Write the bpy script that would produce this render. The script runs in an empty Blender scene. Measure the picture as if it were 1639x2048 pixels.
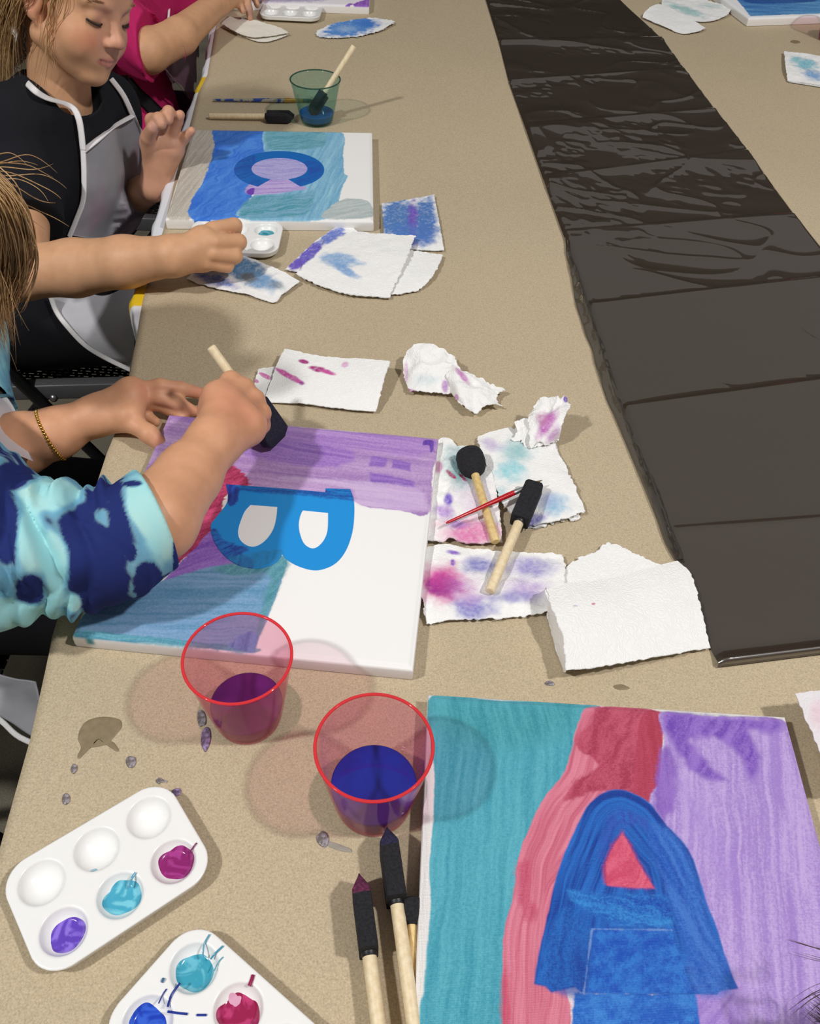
import bpy, bmesh, math, random
import numpy as np
from mathutils import Vector, Matrix

# ------------------------------------------------------------------ camera
CAM_H, PITCH, ROLL, FPX = 0.67257, math.radians(46.672), math.radians(2.721), 1755.8
C0 = np.array([0, 0, CAM_H])
_f = np.array([0, math.cos(PITCH), -math.sin(PITCH)]); _r = np.array([1., 0, 0]); _u = np.cross(_r, _f)
CX = math.cos(ROLL)*_r + math.sin(ROLL)*_u
CU = -math.sin(ROLL)*_r + math.cos(ROLL)*_u
def px(x, y, z=0.0):
    "point of the place seen at photo pixel (x, y) that lies at height z above the table top"
    d = _f + CX*(x-819.5)/FPX + CU*(1024-y)/FPX
    return C0 + (z-CAM_H)/d[2]*d
def pj(P):
    q = np.asarray(P, float) - C0
    w = q @ _f
    return 819.5 + FPX*(q @ CX)/w, 1024 - FPX*(q @ CU)/w
scene = bpy.context.scene
cd = bpy.data.cameras.new('camera'); cam = bpy.data.objects.new('camera', cd); scene.collection.objects.link(cam)
cd.sensor_fit = 'HORIZONTAL'; cd.sensor_width = 36; cd.lens = FPX/1639*36
cd.clip_start = 0.02; cd.clip_end = 60
M = Matrix.Identity(4)
for i in range(3):
    M[i][0] = CX[i]; M[i][1] = CU[i]; M[i][2] = -_f[i]; M[i][3] = C0[i]
cam.matrix_world = M
scene.camera = cam

# ------------------------------------------------------------------ light
scene.view_settings.view_transform = 'Standard'; scene.view_settings.look = 'None'
scene.view_settings.exposure = 0; scene.view_settings.gamma = 1; scene.view_settings.use_curve_mapping = False
w = bpy.data.worlds.new('world'); scene.world = w; w.use_nodes = True
w.node_tree.nodes['Background'].inputs[0].default_value = (1, .98, .95, 1)
_t = w.node_tree; _g = _t.nodes.new('ShaderNodeTexCoord'); _s = _t.nodes.new('ShaderNodeSeparateXYZ'); _t.links.new(_g.outputs['Generated'], _s.inputs[0])
_m = _t.nodes.new('ShaderNodeMapRange'); _m.interpolation_type = 'SMOOTHSTEP'; _t.links.new(_s.outputs['Z'], _m.inputs['Value'])        # pale ceiling overhead, dim room around
_m.inputs['From Min'].default_value = .26; _m.inputs['From Max'].default_value = .46; _m.inputs['To Min'].default_value = .04; _m.inputs['To Max'].default_value = .23
_t.links.new(_m.outputs[0], _t.nodes['Background'].inputs[1])
def lamp(name, loc, tgt, power, col, size=.09, ang=100):
    l = bpy.data.lights.new(name, 'SPOT'); l.energy = power; l.color = col; l.shadow_soft_size = size
    l.spot_size = math.radians(ang); l.spot_blend = .5
    o = bpy.data.objects.new(name, l); scene.collection.objects.link(o); o.location = loc
    o.rotation_euler = (Vector(tgt)-Vector(loc)).to_track_quat('-Z', 'Y').to_euler()
lamp('ceiling_spot_right', (1.63, -.05, 2.6), (0, .9, 0), 205, (1, .965, .95))
lamp('ceiling_spot_left', (-1.80, -.50, 2.6), (0, .9, 0), 225, (1, .985, .965))

# ------------------------------------------------------------------ helpers
C = scene.collection
rng = np.random.default_rng(7)
def L(c):
    "sRGB 0-255 to linear"
    c = np.asarray(c, float)/255
    return np.where(c <= .04045, c/12.92, ((c+.055)/1.055)**2.4)
def tag(o, label=None, cat=None, group=None, kind=None):
    for k, v in (('label', label), ('category', cat), ('group', group), ('kind', kind)):
        if v: o[k] = v
    return o
def thing(name, loc, label, cat, group=None):
    o = bpy.data.objects.new(name, None); C.objects.link(o); o.location = tuple(float(q) for q in loc)
    o.empty_display_size = .02
    return tag(o, label, cat, group)
def py(x, y, Y):
    "point seen at photo pixel (x, y) on the upright plane y = Y"
    d = _f + CX*(x-819.5)/FPX + CU*(1024-y)/FPX
    return C0 + (Y-C0[1])/d[1]*d
def mesh(name, V, F, mat, parent=None, col=None, smooth=True, mi=None):
    "V in world metres; the object's origin goes to the parent's origin or to the mesh's own base"
    V = np.asarray(V, float)
    if parent is not None: org = np.array(parent_world(parent))
    else: org = np.array([V[:, 0].mean(), V[:, 1].mean(), V[:, 2].min()])
    me = bpy.data.meshes.new(name)
    F = [tuple(int(i) for i in f) for f in F] if not isinstance(F, np.ndarray) else F
    if isinstance(F, np.ndarray):
        n, k = F.shape
        me.vertices.add(len(V)); me.vertices.foreach_set('co', (V-org).astype(np.float32).ravel())
        me.loops.add(n*k); me.loops.foreach_set('vertex_index', F.astype(np.int32).ravel())
        me.polygons.add(n); me.polygons.foreach_set('loop_start', np.arange(0, n*k, k, dtype=np.int32))
        me.polygons.foreach_set('loop_total', np.full(n, k, dtype=np.int32))
        me.update(calc_edges=True); me.validate()
    else:
        me.from_pydata((V-org).tolist(), [], F)
    me.polygons.foreach_set('use_smooth', [smooth]*len(me.polygons))
    if col is not None:
        a = me.color_attributes.new('Col', 'FLOAT_COLOR', 'POINT')
        c4 = np.ones((len(V), 4), np.float32); c4[:, :3] = col
        a.data.foreach_set('color', c4.ravel())
    for m in (mat if isinstance(mat, (list, tuple)) else [mat]): me.materials.append(m)
    if mi is not None: me.polygons.foreach_set('material_index', np.asarray(mi, np.int32))
    o = bpy.data.objects.new(name, me); C.objects.link(o)
    if parent is not None:
        o.parent = parent; o.location = (0, 0, 0)
    else: o.location = tuple(org)
    return o
def parent_world(o):
    p = Vector((0, 0, 0))
    while o is not None: p += o.location; o = o.parent
    return p
def join(*parts):
    V, F, n = [], [], 0
    for v, f in parts:
        V.append(np.asarray(v, float)); F += [tuple(int(i)+n for i in q) for q in f]; n += len(v)
    return np.vstack(V), F
# ---- noise
_perm = rng.random((256, 256))
def vnoise(x, y, s=0):
    x = np.asarray(x, float)+s*17.3; y = np.asarray(y, float)+s*9.1
    xi = np.floor(x).astype(int); yi = np.floor(y).astype(int); fx = x-xi; fy = y-yi
    fx = fx*fx*(3-2*fx); fy = fy*fy*(3-2*fy)
    g = lambda a, b: _perm[(a+s*31) & 255, (b+s*57) & 255]
    return (g(xi, yi)*(1-fx)+g(xi+1, yi)*fx)*(1-fy)+(g(xi, yi+1)*(1-fx)+g(xi+1, yi+1)*fx)*fy
def fbm(x, y, o=3, s=0):
    r = 0; a = .5; t = 0
    for i in range(o):
        r = r+a*vnoise(x*2**i, y*2**i, s+i*3); t += a; a *= .5
    return r/t
def sm(a, b, x):
    t = np.clip((x-a)/(b-a+1e-12), 0, 1); return t*t*(3-2*t)
def poly_sd(X, Y, P):
    "signed distance to polygon, positive inside"
    P = np.asarray(P, float); d = np.full(X.shape, 1e9); ins = np.zeros(X.shape, bool)
    for (x0, y0), (x1, y1) in zip(P, np.roll(P, -1, 0)):
        ex, ey = x1-x0, y1-y0; wx, wy = X-x0, Y-y0
        t = np.clip((wx*ex+wy*ey)/(ex*ex+ey*ey+1e-12), 0, 1)
        d = np.minimum(d, (wx-ex*t)**2+(wy-ey*t)**2)
        c = ((y0 <= Y) & (y1 > Y)) | ((y1 <= Y) & (y0 > Y))
        ins ^= c & (X < x0+(Y-y0)*ex/(ey if abs(ey) > 1e-12 else 1e-12))
    d = np.sqrt(d); return np.where(ins, d, -d)
def wpoly(P, z): return [tuple(px(a, b, z)[:2]) for a, b in P]
def smooth_poly(P, n=6, closed=True):
    P = np.asarray(P, float); k = len(P); out = []
    for i in range(k if closed else k-1):
        p0, p1, p2, p3 = (P[(i-1) % k], P[i], P[(i+1) % k], P[(i+2) % k]) if closed else (P[max(i-1, 0)], P[i], P[i+1], P[min(i+2, k-1)])
        for t in np.linspace(0, 1, n, endpoint=False):
            out.append(.5*((2*p1)+(-p0+p2)*t+(2*p0-5*p1+4*p2-p3)*t*t+(-p0+3*p1-3*p2+p3)*t**3))
    if not closed: out.append(P[-1])
    return np.array(out)
class Paint:
    "pigment laid on a surface, worked out in table coordinates (metres)"
    def __init__(s, X, Y, base):
        s.X, s.Y = X, Y; s.c = np.tile(L(base), (len(X), 1)); s.h = np.zeros(len(X))
    def stroke(s, ang, lw=.0012, ll=.05, seed=0, warp=.004):
        a = math.radians(ang); X, Y = s.X, s.Y
        wx = X+warp*(fbm(X/.02, Y/.02, 2, seed+5)-.5); wy = Y+warp*(fbm(X/.02, Y/.02, 2, seed+9)-.5)
        u = wx*math.cos(a)+wy*math.sin(a); v = -wx*math.sin(a)+wy*math.cos(a)
        return .45*fbm(u/ll, v/lw/1.5, 3, seed)+.25*fbm(u/ll/2, v/lw/5, 2, seed+3)+.3*fbm(X/.0011, Y/.0011, 2, seed+6)
    def fill(s, P, z, col, col2=None, ang=90, edge=.0008, rag=.002, op=1., lw=.0012, ll=.04, seed=1, warp=.004, smooth=True, hi=.6, contour=False):
        P = smooth_poly(P, 5) if smooth else P
        d = poly_sd(s.X, s.Y, wpoly(P, z))
        st = s.stroke(ang, lw, ll, seed, warp)
        if contour:
            dd = d+.003*(fbm(s.X/.02, s.Y/.02, 2, seed+5)-.5); st = .65*fbm(dd/lw, (s.X*.4+s.Y)/ll, 2, seed)+.35*fbm(dd/lw*3, (s.X*.4+s.Y)/ll*2, 2, seed+3)
        d = d+rag*(st-.5)*2+rag*(fbm(s.X/.006, s.Y/.006, 2, seed+2)-.5)
        m = sm(-edge, edge, d)*op
        c = L(col)
        if col2 is not None: c = c+(L(col2)-c)*sm(.5-.5*hi+.1, .5+.5*hi-.1, st)[:, None]
        s.c = s.c*(1-m[:, None])+c*m[:, None]; s.h += m*(st-.5); return s
    def blob(s, x, y, rx, ry, col, z=0, ang=0, op=1., soft=.5, rag=.3, seed=3):
        "soft edged spot centred on photo pixel, radii in pixels there"
        c = px(x, y, z); ex = np.linalg.norm(px(x+1, y, z)-c); ey = np.linalg.norm(px(x, y+1, z)-c)
        a = math.radians(ang); dx = s.X-c[0]; dy = s.Y-c[1]
        u = (dx*math.cos(a)+dy*math.sin(a))/(rx*ex); v = (-dx*math.sin(a)+dy*math.cos(a))/(ry*ey)
        r = np.sqrt(u*u+v*v)+rag*(fbm(s.X/.012, s.Y/.012, 3, seed)-.5)*2
        m = (1-sm(1-soft, 1+soft*.3, r))*op
        m = m*(.75+.5*fbm(s.X/.003, s.Y/.003, 2, seed+4)) if soft > .2 else m
        m = np.clip(m, 0, 1)[:, None]; s.c = s.c*(1-m)+L(col)*m; return s
# ---- materials
def nt(name):
    m = bpy.data.materials.new(name); m.use_nodes = True; t = m.node_tree
    return m, t, t.nodes['Principled BSDF']
def bump_to(t, b, src, strength=.3, dist=.001):
    n = t.nodes.new('ShaderNodeBump'); n.inputs['Strength'].default_value = strength; n.inputs['Distance'].default_value = dist
    t.links.new(src, n.inputs['Height']); t.links.new(n.outputs[0], b.inputs['Normal']); return n
def tex(t, kind='Noise', scale=100, detail=3, rough=.5, **kw):
    co = t.nodes.new('ShaderNodeTexCoord'); n = t.nodes.new('ShaderNodeTex'+kind)
    mp = t.nodes.new('ShaderNodeMapping'); t.links.new(co.outputs['Object'], mp.inputs[0]); t.links.new(mp.outputs[0], n.inputs['Vector'])
    n.inputs['Scale'].default_value = scale
    if 'Detail' in n.inputs: n.inputs['Detail'].default_value = detail
    if 'Roughness' in n.inputs: n.inputs['Roughness'].default_value = rough
    if 'stretch' in kw: mp.inputs['Scale'].default_value = kw['stretch']
    if 'rot' in kw: mp.inputs['Rotation'].default_value = kw['rot']
    return n
def mix(t, fac, a, b, mode='MIX'):
    n = t.nodes.new('ShaderNodeMix'); n.data_type = 'RGBA'; n.blend_type = mode
    for s, v in ((0, fac), (6, a), (7, b)):
        if hasattr(v, 'is_output'): t.links.new(v, n.inputs[s])
        else: n.inputs[s].default_value = v if s == 0 else (*v, 1)
    return n.outputs[2]
def ramp(t, src, stops):
    n = t.nodes.new('ShaderNodeValToRGB'); t.links.new(src, n.inputs[0])
    while len(n.color_ramp.elements) < len(stops): n.color_ramp.elements.new(.5)
    for e, (p, c) in zip(n.color_ramp.elements, stops): e.position = p; e.color = (*c, 1) if len(c) == 3 else c
    return n.outputs[0]
def plain(name, col, rough=.6, noise=.06, scale=300, bump=.15, bd=.0005, **kw):
    m, t, b = nt(name); c = L(col)
    n = tex(t, 'Noise', scale, 3)
    r = ramp(t, n.outputs[0], [(.3, tuple(c*(1-noise))), (.7, tuple(np.minimum(c*(1+noise), 1)))])
    t.links.new(r, b.inputs['Base Color']); b.inputs['Roughness'].default_value = rough
    if bump: bump_to(t, b, n.outputs[0], bump, bd)
    for k, v in kw.items(): b.inputs[k].default_value = v
    return m
def attr(name, rough=.6, bump=.2, bd=.0005, scale=900, kind='Noise', **kw):
    m, t, b = nt(name)
    a = t.nodes.new('ShaderNodeAttribute'); a.attribute_name = 'Col'; t.links.new(a.outputs['Color'], b.inputs['Base Color'])
    n = tex(t, kind, scale, 3); b.inputs['Roughness'].default_value = rough
    bump_to(t, b, n.outputs[0], bump, bd)
    for k, v in kw.items(): b.inputs[k].default_value = v
    return m
# ---- shapes
def grid_faces(nu, nv, flip=False, wrap=False):
    i = np.arange(nu-1)[:, None]; J = nv if wrap else nv-1; j = np.arange(J)[None, :]; j2 = (j+1) % nv
    a = i*nv+j; b = (i+1)*nv+j; c = (i+1)*nv+j2; d = i*nv+j2
    q = np.stack([a, b, c, d], -1).reshape(-1, 4)
    return q[:, ::-1] if flip else q
def tube(P, R, n=12, caps=True, squash=None):
    "round bar through points P with radii R"
    P = np.asarray(P, float); R = np.broadcast_to(np.asarray(R, float), (len(P),))
    V = []; up = None
    for i, p in enumerate(P):
        t = P[min(i+1, len(P)-1)]-P[max(i-1, 0)]; t = t/(np.linalg.norm(t)+1e-12)
        if up is None:
            up = np.array([0, 0, 1.]) if abs(t[2]) < .9 else np.array([1., 0, 0])
        s_ = np.cross(t, up); s_ /= np.linalg.norm(s_)+1e-12; up = np.cross(s_, t)
        for k in range(n):
            a = 2*math.pi*k/n; V.append(p+R[i]*(math.cos(a)*s_+math.sin(a)*up*(squash or 1)))
    F = [tuple(q) for q in grid_faces(len(P), n, wrap=True)]
    if caps:
        k = len(V); V = V+V[:n]+V[-n:]; F += [tuple(range(k, k+n)), tuple(range(k+n, k+2*n))[::-1]]
    return np.array(V), F
def lathe(prof, c, n=64, closed=False):
    V = []; 
    for r, z in prof:
        for k in range(n):
            a = 2*math.pi*k/n; V.append((c[0]+r*math.cos(a), c[1]+r*math.sin(a), c[2]+z))
    F = [tuple(q) for q in grid_faces(len(prof), n, wrap=True)]
    if closed: 
        m = len(prof); F += [((m-1)*n+k, k, (k+1) % n, (m-1)*n+(k+1) % n) for k in range(n)]
    return np.array(V), F
def bevel_box(c, s, rot=0, bev=.001, seg=2):
    bm = bmesh.new(); bmesh.ops.create_cube(bm, size=1)
    for v in bm.verts: v.co = Vector((v.co.x*s[0], v.co.y*s[1], v.co.z*s[2]))
    if bev: bmesh.ops.bevel(bm, geom=bm.edges[:], offset=bev, segments=seg, profile=.6, affect='EDGES')
    R = Matrix.Rotation(rot, 3, 'Z') if not isinstance(rot, Matrix) else rot
    V = np.array([tuple(R @ v.co) for v in bm.verts])+np.array(c); bm.verts.index_update()
    F = [tuple(v.index for v in f.verts) for f in bm.faces]; bm.free(); return V, F
def frame_from(d, up=(0, 0, 1)):
    d = np.asarray(d, float); d = d/np.linalg.norm(d); s = np.cross(d, up); s /= np.linalg.norm(s); u = np.cross(s, d)
    return s, d, u      # side, forward, up
def prism(P, z0, z1, maxlen=None):
    "vertical slab over outline P (world xy), optional list of holes: P=[outer, hole, ...]"
    loops = P if isinstance(P[0][0], (tuple, list, np.ndarray)) else [P]
    bm = bmesh.new(); es = []
    for lp in loops:
        vs = [bm.verts.new((a, b, z1)) for a, b in lp]
        es += [bm.edges.new((vs[i], vs[(i+1) % len(vs)])) for i in range(len(vs))]
    bmesh.ops.triangle_fill(bm, use_beauty=True, edges=es)
    if maxlen:
        for _ in range(9):
            lg = [e for e in bm.edges if e.calc_length() > maxlen and not e.is_boundary] + [e for e in bm.edges if e.is_boundary and e.calc_length() > maxlen]
            if not lg: break
            bmesh.ops.subdivide_edges(bm, edges=lg, cuts=1, use_grid_fill=False); bmesh.ops.triangulate(bm, faces=bm.faces[:])
    for f in bm.faces:
        if f.normal.z < 0: f.normal_flip()
    g = bmesh.ops.extrude_face_region(bm, geom=bm.faces[:])
    for v in [q for q in g['geom'] if isinstance(q, bmesh.types.BMVert)]: v.co.z = z0
    bmesh.ops.recalc_face_normals(bm, faces=bm.faces[:])
    bm.verts.index_update(); V = np.array([tuple(v.co) for v in bm.verts]); F = [tuple(v.index for v in f.verts) for f in bm.faces]
    bm.free(); return V, F
# ---- implicit bodies: smooth union of rounded bones, meshed by surface nets
class Body:
    def __init__(s): s.p = []
    def cap(s, a, b, r1, r2=None, k=.01, op='+'):
        s.p.append(('c', np.asarray(a, float), np.asarray(b, float), r1, r1 if r2 is None else r2, k, op)); return s
    def chain(s, pts, rs, k=.01):
        for i in range(len(pts)-1): s.cap(pts[i], pts[i+1], rs[i], rs[i+1], k)
        return s
    def ell(s, c, r, R=None, k=.01, op='+'):
        s.p.append(('e', np.asarray(c, float), np.asarray(r, float), np.eye(3) if R is None else np.asarray(R, float), 0, k, op)); return s
    def fn(s, f): s.p.append(('f', f)); return s
    def ev(s, P):
        d = np.full(len(P), 1e3); mid = (P.min(0)+P.max(0))/2; rad = np.linalg.norm(P.max(0)-mid)
        for q in s.p:
            if q[0] == 'f': d = q[1](P, d); continue
            if q[0] == 'c':
                if np.linalg.norm((q[1]+q[2])/2-mid)-np.linalg.norm(q[2]-q[1])/2-max(q[3], q[4])-rad > .05: continue
            elif np.linalg.norm(q[1]-mid)-q[2].max()-rad > .05: continue
            if q[0] == 'c':
                a, b, r1, r2 = q[1:5]; ab = b-a; pa = P-a
                t = np.clip(pa @ ab/(ab @ ab+1e-12), 0, 1)
                e = np.linalg.norm(pa-t[:, None]*ab, axis=1)-(r1+(r2-r1)*t)
            else:
                c, r, R = q[1:4]; l = (P-c) @ R; k0 = np.linalg.norm(l/r, axis=1); k1 = np.linalg.norm(l/(r*r), axis=1)
                e = k0*(k0-1)/(k1+1e-9)
            k, op = q[5], q[6]
            if op == '+':
                h = np.clip(.5+.5*(e-d)/k, 0, 1); d = e*(1-h)+d*h-k*h*(1-h)
            elif op == '-':
                h = np.clip(.5-.5*(d+e)/k, 0, 1); d = d*(1-h)-e*h+k*h*(1-h)
            elif op == '&':
                h = np.clip(.5-.5*(e-d)/k, 0, 1); d = e*(1-h)+d*h+k*h*(1-h)
        return d
    def mesh(s, lo, hi, h, slack=1.0):
        lo = np.asarray(lo, float); hi = np.asarray(hi, float); B = 8
        nb = np.ceil((hi-lo)/(h*B)).astype(int); N = nb*B+2
        bi = np.stack(np.meshgrid(*[np.arange(k) for k in nb], indexing='ij'), -1).reshape(-1, 3)
        d = s.ev(lo+(bi*B+B/2)*h)
        bi = bi[np.abs(d) < B*h*.9*slack+.004]
        o = np.stack(np.meshgrid(*[np.arange(B+1)]*3, indexing='ij'), -1).reshape(-1, 3)
        VP, VI, E = [], [], []
        cid = lambda g: (g[..., 0]*N[1]+g[..., 1])*N[2]+g[..., 2]
        key = (bi//5) @ np.array([10000, 100, 1]); bi = bi[np.argsort(key, kind='stable')]; cuts = np.nonzero(np.diff(np.sort(key)))[0]+1
        for ia, ib in zip(np.concatenate([[0], cuts]), np.concatenate([cuts, [len(bi)]])):
            g = bi[ia:ib, None, :]*B+o[None]
            D = s.ev((lo+g.reshape(-1, 3)*h)).reshape(-1, B+1, B+1, B+1); G = g.reshape(-1, B+1, B+1, B+1, 3)
            cs = [D[:, i:i+B, j:j+B, k:k+B] for i in (0, 1) for j in (0, 1) for k in (0, 1)]
            neg = sum((c < 0).astype(int) for c in cs); act = (neg > 0) & (neg < 8)
            w = np.nonzero(act); cv = np.stack([c[w] for c in cs], -1)
            acc = np.zeros((len(w[0]), 3)); cnt = np.zeros(len(w[0]))
            off = np.array([(i, j, k) for i in (0, 1) for j in (0, 1) for k in (0, 1)])
            for a in range(8):
                for b in range(a+1, 8):
                    if np.abs(off[a]-off[b]).sum() != 1: continue
                    m = (cv[:, a] < 0) != (cv[:, b] < 0); t = np.where(m, cv[:, a]/(cv[:, a]-cv[:, b]+1e-12), 0)
                    acc += m[:, None]*(off[a]+t[:, None]*(off[b]-off[a])); cnt += m
            gc = G[w[0], w[1], w[2], w[3]]
            VP.append(lo+(gc+acc/cnt[:, None])*h); VI.append(cid(gc))
            for ax in range(3):
                a = D[:, :B, :B, :B]; sl = [slice(None), slice(0, B), slice(0, B), slice(0, B)]; sl[ax+1] = slice(1, B+1); b = D[tuple(sl)]
                m = np.nonzero((a < 0) != (b < 0)); E.append(np.column_stack([G[m[0], m[1], m[2], m[3]], np.full(len(m[0]), ax), (a[m] < 0)]))
        VP = np.vstack(VP); VI = np.concatenate(VI); ordr = np.argsort(VI); VI = VI[ordr]; VP = VP[ordr]
        E = np.vstack(E).astype(int); F = []
        for ax in range(3):
            e = E[E[:, 3] == ax]; u, v = [(1, 2), (2, 0), (0, 1)][ax]
            q = []
            for du, dv in ((0, 0), (-1, 0), (-1, -1), (0, -1)):
                g = e[:, :3].copy(); g[:, u] += du; g[:, v] += dv; q.append(cid(g))
            q = np.stack(q, -1); ix = np.clip(np.searchsorted(VI, q), 0, len(VI)-1); ok = (VI[ix] == q).all(1)
            ix = ix[ok]; fl = e[ok, 4] == 1; ix[~fl] = ix[~fl][:, ::-1]; F.append(ix)
        F = np.vstack(F)
        return relax(VP, F, 2), F
def relax(V, F, it=2, w=.5):
    F = np.asarray(F)
    for _ in range(it):
        A = np.zeros_like(V); n = np.zeros(len(V))
        for a in range(4):
            for b in (1, 3): np.add.at(A, F[:, a], V[F[:, (a+b) % 4]]); np.add.at(n, F[:, a], 1)
        V = V*(1-w)+w*A/np.maximum(n, 1)[:, None]
    return V
# ------------------------------------------------------------------ the setting
def simple_box(name, lo, hi, mat, parent=None, bev=0):
    lo = np.array(lo, float); hi = np.array(hi, float)
    V, F = bevel_box((lo+hi)/2, hi-lo, 0, bev); return mesh(name, V, F, mat, parent, smooth=False)
FLOOR = -.74
m, t, b = nt('carpet'); n1 = tex(t, 'Noise', 9, 4); n2 = tex(t, 'Noise', 420, 2)
r = ramp(t, n1.outputs[0], [(.3, tuple(L((112, 106, 92)))), (.7, tuple(L((138, 131, 114))))])
t.links.new(mix(t, .5, r, n2.outputs[0], 'OVERLAY'), b.inputs['Base Color']); b.inputs['Roughness'].default_value = 1; bump_to(t, b, n2.outputs[0], .5, .003)
MAT_CARPET = m
tag(simple_box('floor', (-3.2, -1.2, FLOOR-.05), (3.6, 5.6, FLOOR), MAT_CARPET), kind='structure')
MAT_WALL = plain('dark_brown_wall', (58, 50, 44), .9, .1, 8)
tag(simple_box('wall_back', (-3.2, 5.6, FLOOR), (3.6, 5.7, 2.3), MAT_WALL), kind='structure')
tag(simple_box('wall_left', (-3.3, -1.2, FLOOR), (-3.2, 5.7, 2.3), MAT_WALL), kind='structure')
tag(simple_box('wall_right', (3.6, -1.2, FLOOR), (3.7, 5.7, 2.3), MAT_WALL), kind='structure')
# ------------------------------------------------------------------ table
MAT_BLACK = plain('black_plastic', (22, 22, 24), .45, .1, 200)
MAT_METAL = plain('dark_steel', (34, 34, 36), .38, .05, 200, Metallic=.6)
edge_px = [(500, -160), (440, 0), (415, 149), (396, 187), (379, 254), (352, 350), (327, 459), (300, 545), (285, 604), (274, 671), (256, 765), (243, 835), (214, 905), (176, 1020), (108, 1262), (60, 1480), (0, 1695), (-60, 1900)]
edge_w = np.array([px(a, b, 0)[:2] for a, b in edge_px])
edge_w = np.vstack([edge_w, [edge_w[-1][0]+.01, -.02]])
ex = lambda y: np.interp(-y, -edge_w[:, 1], edge_w[:, 0])
tb = thing('banquet_table', (.4, 1.2, FLOOR), 'long table under brown paper and a yellow and white cloth', 'table')
V, F = prism([(x+.004, y) for x, y in edge_w] + [(1.15, -.02), (1.15, 2.9), (edge_w[0][0], 2.9)], -.030, -.004)
mesh('tabletop', V, F, plain('grey_table_plastic', (150, 150, 148), .5), tb, smooth=False)
for x, y in ((-.15, .06), (-.2, 2.4), (1.0, .06), (1.0, 2.4)):
    V, F = tube([(x, y, FLOOR), (x, y, -.03)], .014, 12); mesh('leg', V, F, MAT_METAL, tb)
# cloth under the paper: white plastic with yellow stripes, hangs over the near-left edge
m, t, b = nt('striped_tablecloth')
geo = t.nodes.new('ShaderNodeTexCoord'); sp = t.nodes.new('ShaderNodeSeparateXYZ'); t.links.new(geo.outputs['Object'], sp.inputs[0])
attrn = t.nodes.new('ShaderNodeAttribute'); attrn.attribute_name = 'Col'; t.links.new(attrn.outputs['Color'], b.inputs['Base Color'])
b.inputs['Roughness'].default_value = .35; nz = tex(t, 'Noise', 30, 3); bump_to(t, b, nz.outputs[0], .3, .004)
MAT_CLOTH = m
co = np.array([px(a, b_, 0)[:2] for a, b_ in [(450, -200), (425, 30), (407, 140), (388, 185), (361, 262), (330, 365), (300, 472), (262, 598), (264, 640), (272, 668), (300, 700), (320, 760)]])
cx_ = lambda y: np.interp(-y, -co[:, 1], co[:, 0])
ys = np.linspace(.88, 2.9, 420); rows = []
tt = np.array([-1.0, -.8, -.6, -.4, -.25, -.14, -.08, -.04, -.015, 0, .02, .3, 1])
for y in ys:
    xe = cx_(y) if y < px(275, 660)[1] else min(cx_(y), ex(y)-.001); row = []
    for q in tt:
        if q < 0: row.append((xe-.006*(1-math.exp(q*12))+.012*math.sin(y*26)*min(1, -q*1.5)+.004*math.sin(y*61), y, -.006+q*.20))
        elif q == 0: row.append((xe, y, -.0035))
        elif q < .1: row.append((xe+.004, y, -.0015))
        else: row.append((xe+q*.12, y, -.0012))
    rows.append(row)
V = np.array(rows).reshape(-1, 3)
colr = np.tile(L((226, 229, 236)), (len(V), 1))
y_a = px(400, 165)[1]; y_b = px(272, 585)[1]
yel = np.zeros(len(V))
for yc, hw in ((px(400, 168)[1], .040), (px(275, 588)[1], .028)): yel = np.maximum(yel, sm(hw, hw-.002, np.abs(V[:, 1]-yc)))
colr = colr*(1-yel[:, None])+L((226, 190, 40))*yel[:, None]
tag(mesh('tablecloth', V, grid_faces(len(ys), len(tt), True), MAT_CLOTH, col=colr), 'white plastic tablecloth with yellow stripes hanging below the brown paper edge', 'tablecloth')
# kraft paper
m, t, b = nt('kraft_paper')
n1 = tex(t, 'Noise', 650, 4, .7); n2 = tex(t, 'Noise', 3.0, 3); n3 = tex(t, 'Noise', 420, 3, .65); n4 = tex(t, 'Voronoi', 150)
r = ramp(t, n1.outputs[0], [(.28, tuple(L((166, 149, 121)))), (.5, tuple(L((188, 172, 143)))), (.74, tuple(L((207, 193, 167))))])
r2 = ramp(t, n3.outputs[0], [(.36, (.90, .90, .90)), (.5, (1, 1, 1)), (.66, (1.05, 1.05, 1.05))])
r3 = ramp(t, n2.outputs[0], [(.3, (.96, .96, .96)), (.7, (1.03, 1.03, 1.03))])
r4 = ramp(t, n4.outputs['Distance'], [(.0, (.62, .6, .58)), (.03, (.75, .73, .7)), (.05, (1, 1, 1))])
r5 = ramp(t, n3.outputs[0], [(.52, (0, 0, 0)), (.6, (1, 1, 1))])
c1 = mix(t, 1., mix(t, 1., r, r2, 'MULTIPLY'), r3, 'MULTIPLY')
fm = t.nodes.new('ShaderNodeMath'); fm.operation = 'MULTIPLY'; fm.inputs[1].default_value = .8; t.links.new(r5, fm.inputs[0])
c2 = mix(t, fm.outputs[0], c1, mix(t, 1., c1, r4, 'MULTIPLY'))
t.links.new(c2, b.inputs['Base Color']); b.inputs['Roughness'].default_value = .75; b.inputs['Specular IOR Level'].default_value = .3
bump_to(t, b, n3.outputs[0], .12, .0006)
MAT_KRAFT = m
ys = np.concatenate([np.linspace(-.02, .55, 100), np.linspace(.56, .8, 80), np.linspace(.803, 2.9, 260)])
us = np.concatenate([[-.10, -.07, -.045, -.025, -.012, -.004], np.linspace(0, .3, 50)**1., np.linspace(.32, 1.0, 24)])
rows = []
def paper_z(x, y): return .0022*np.maximum(0, fbm(x*2.2, y*2.2, 2, 3)-.5)
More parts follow.
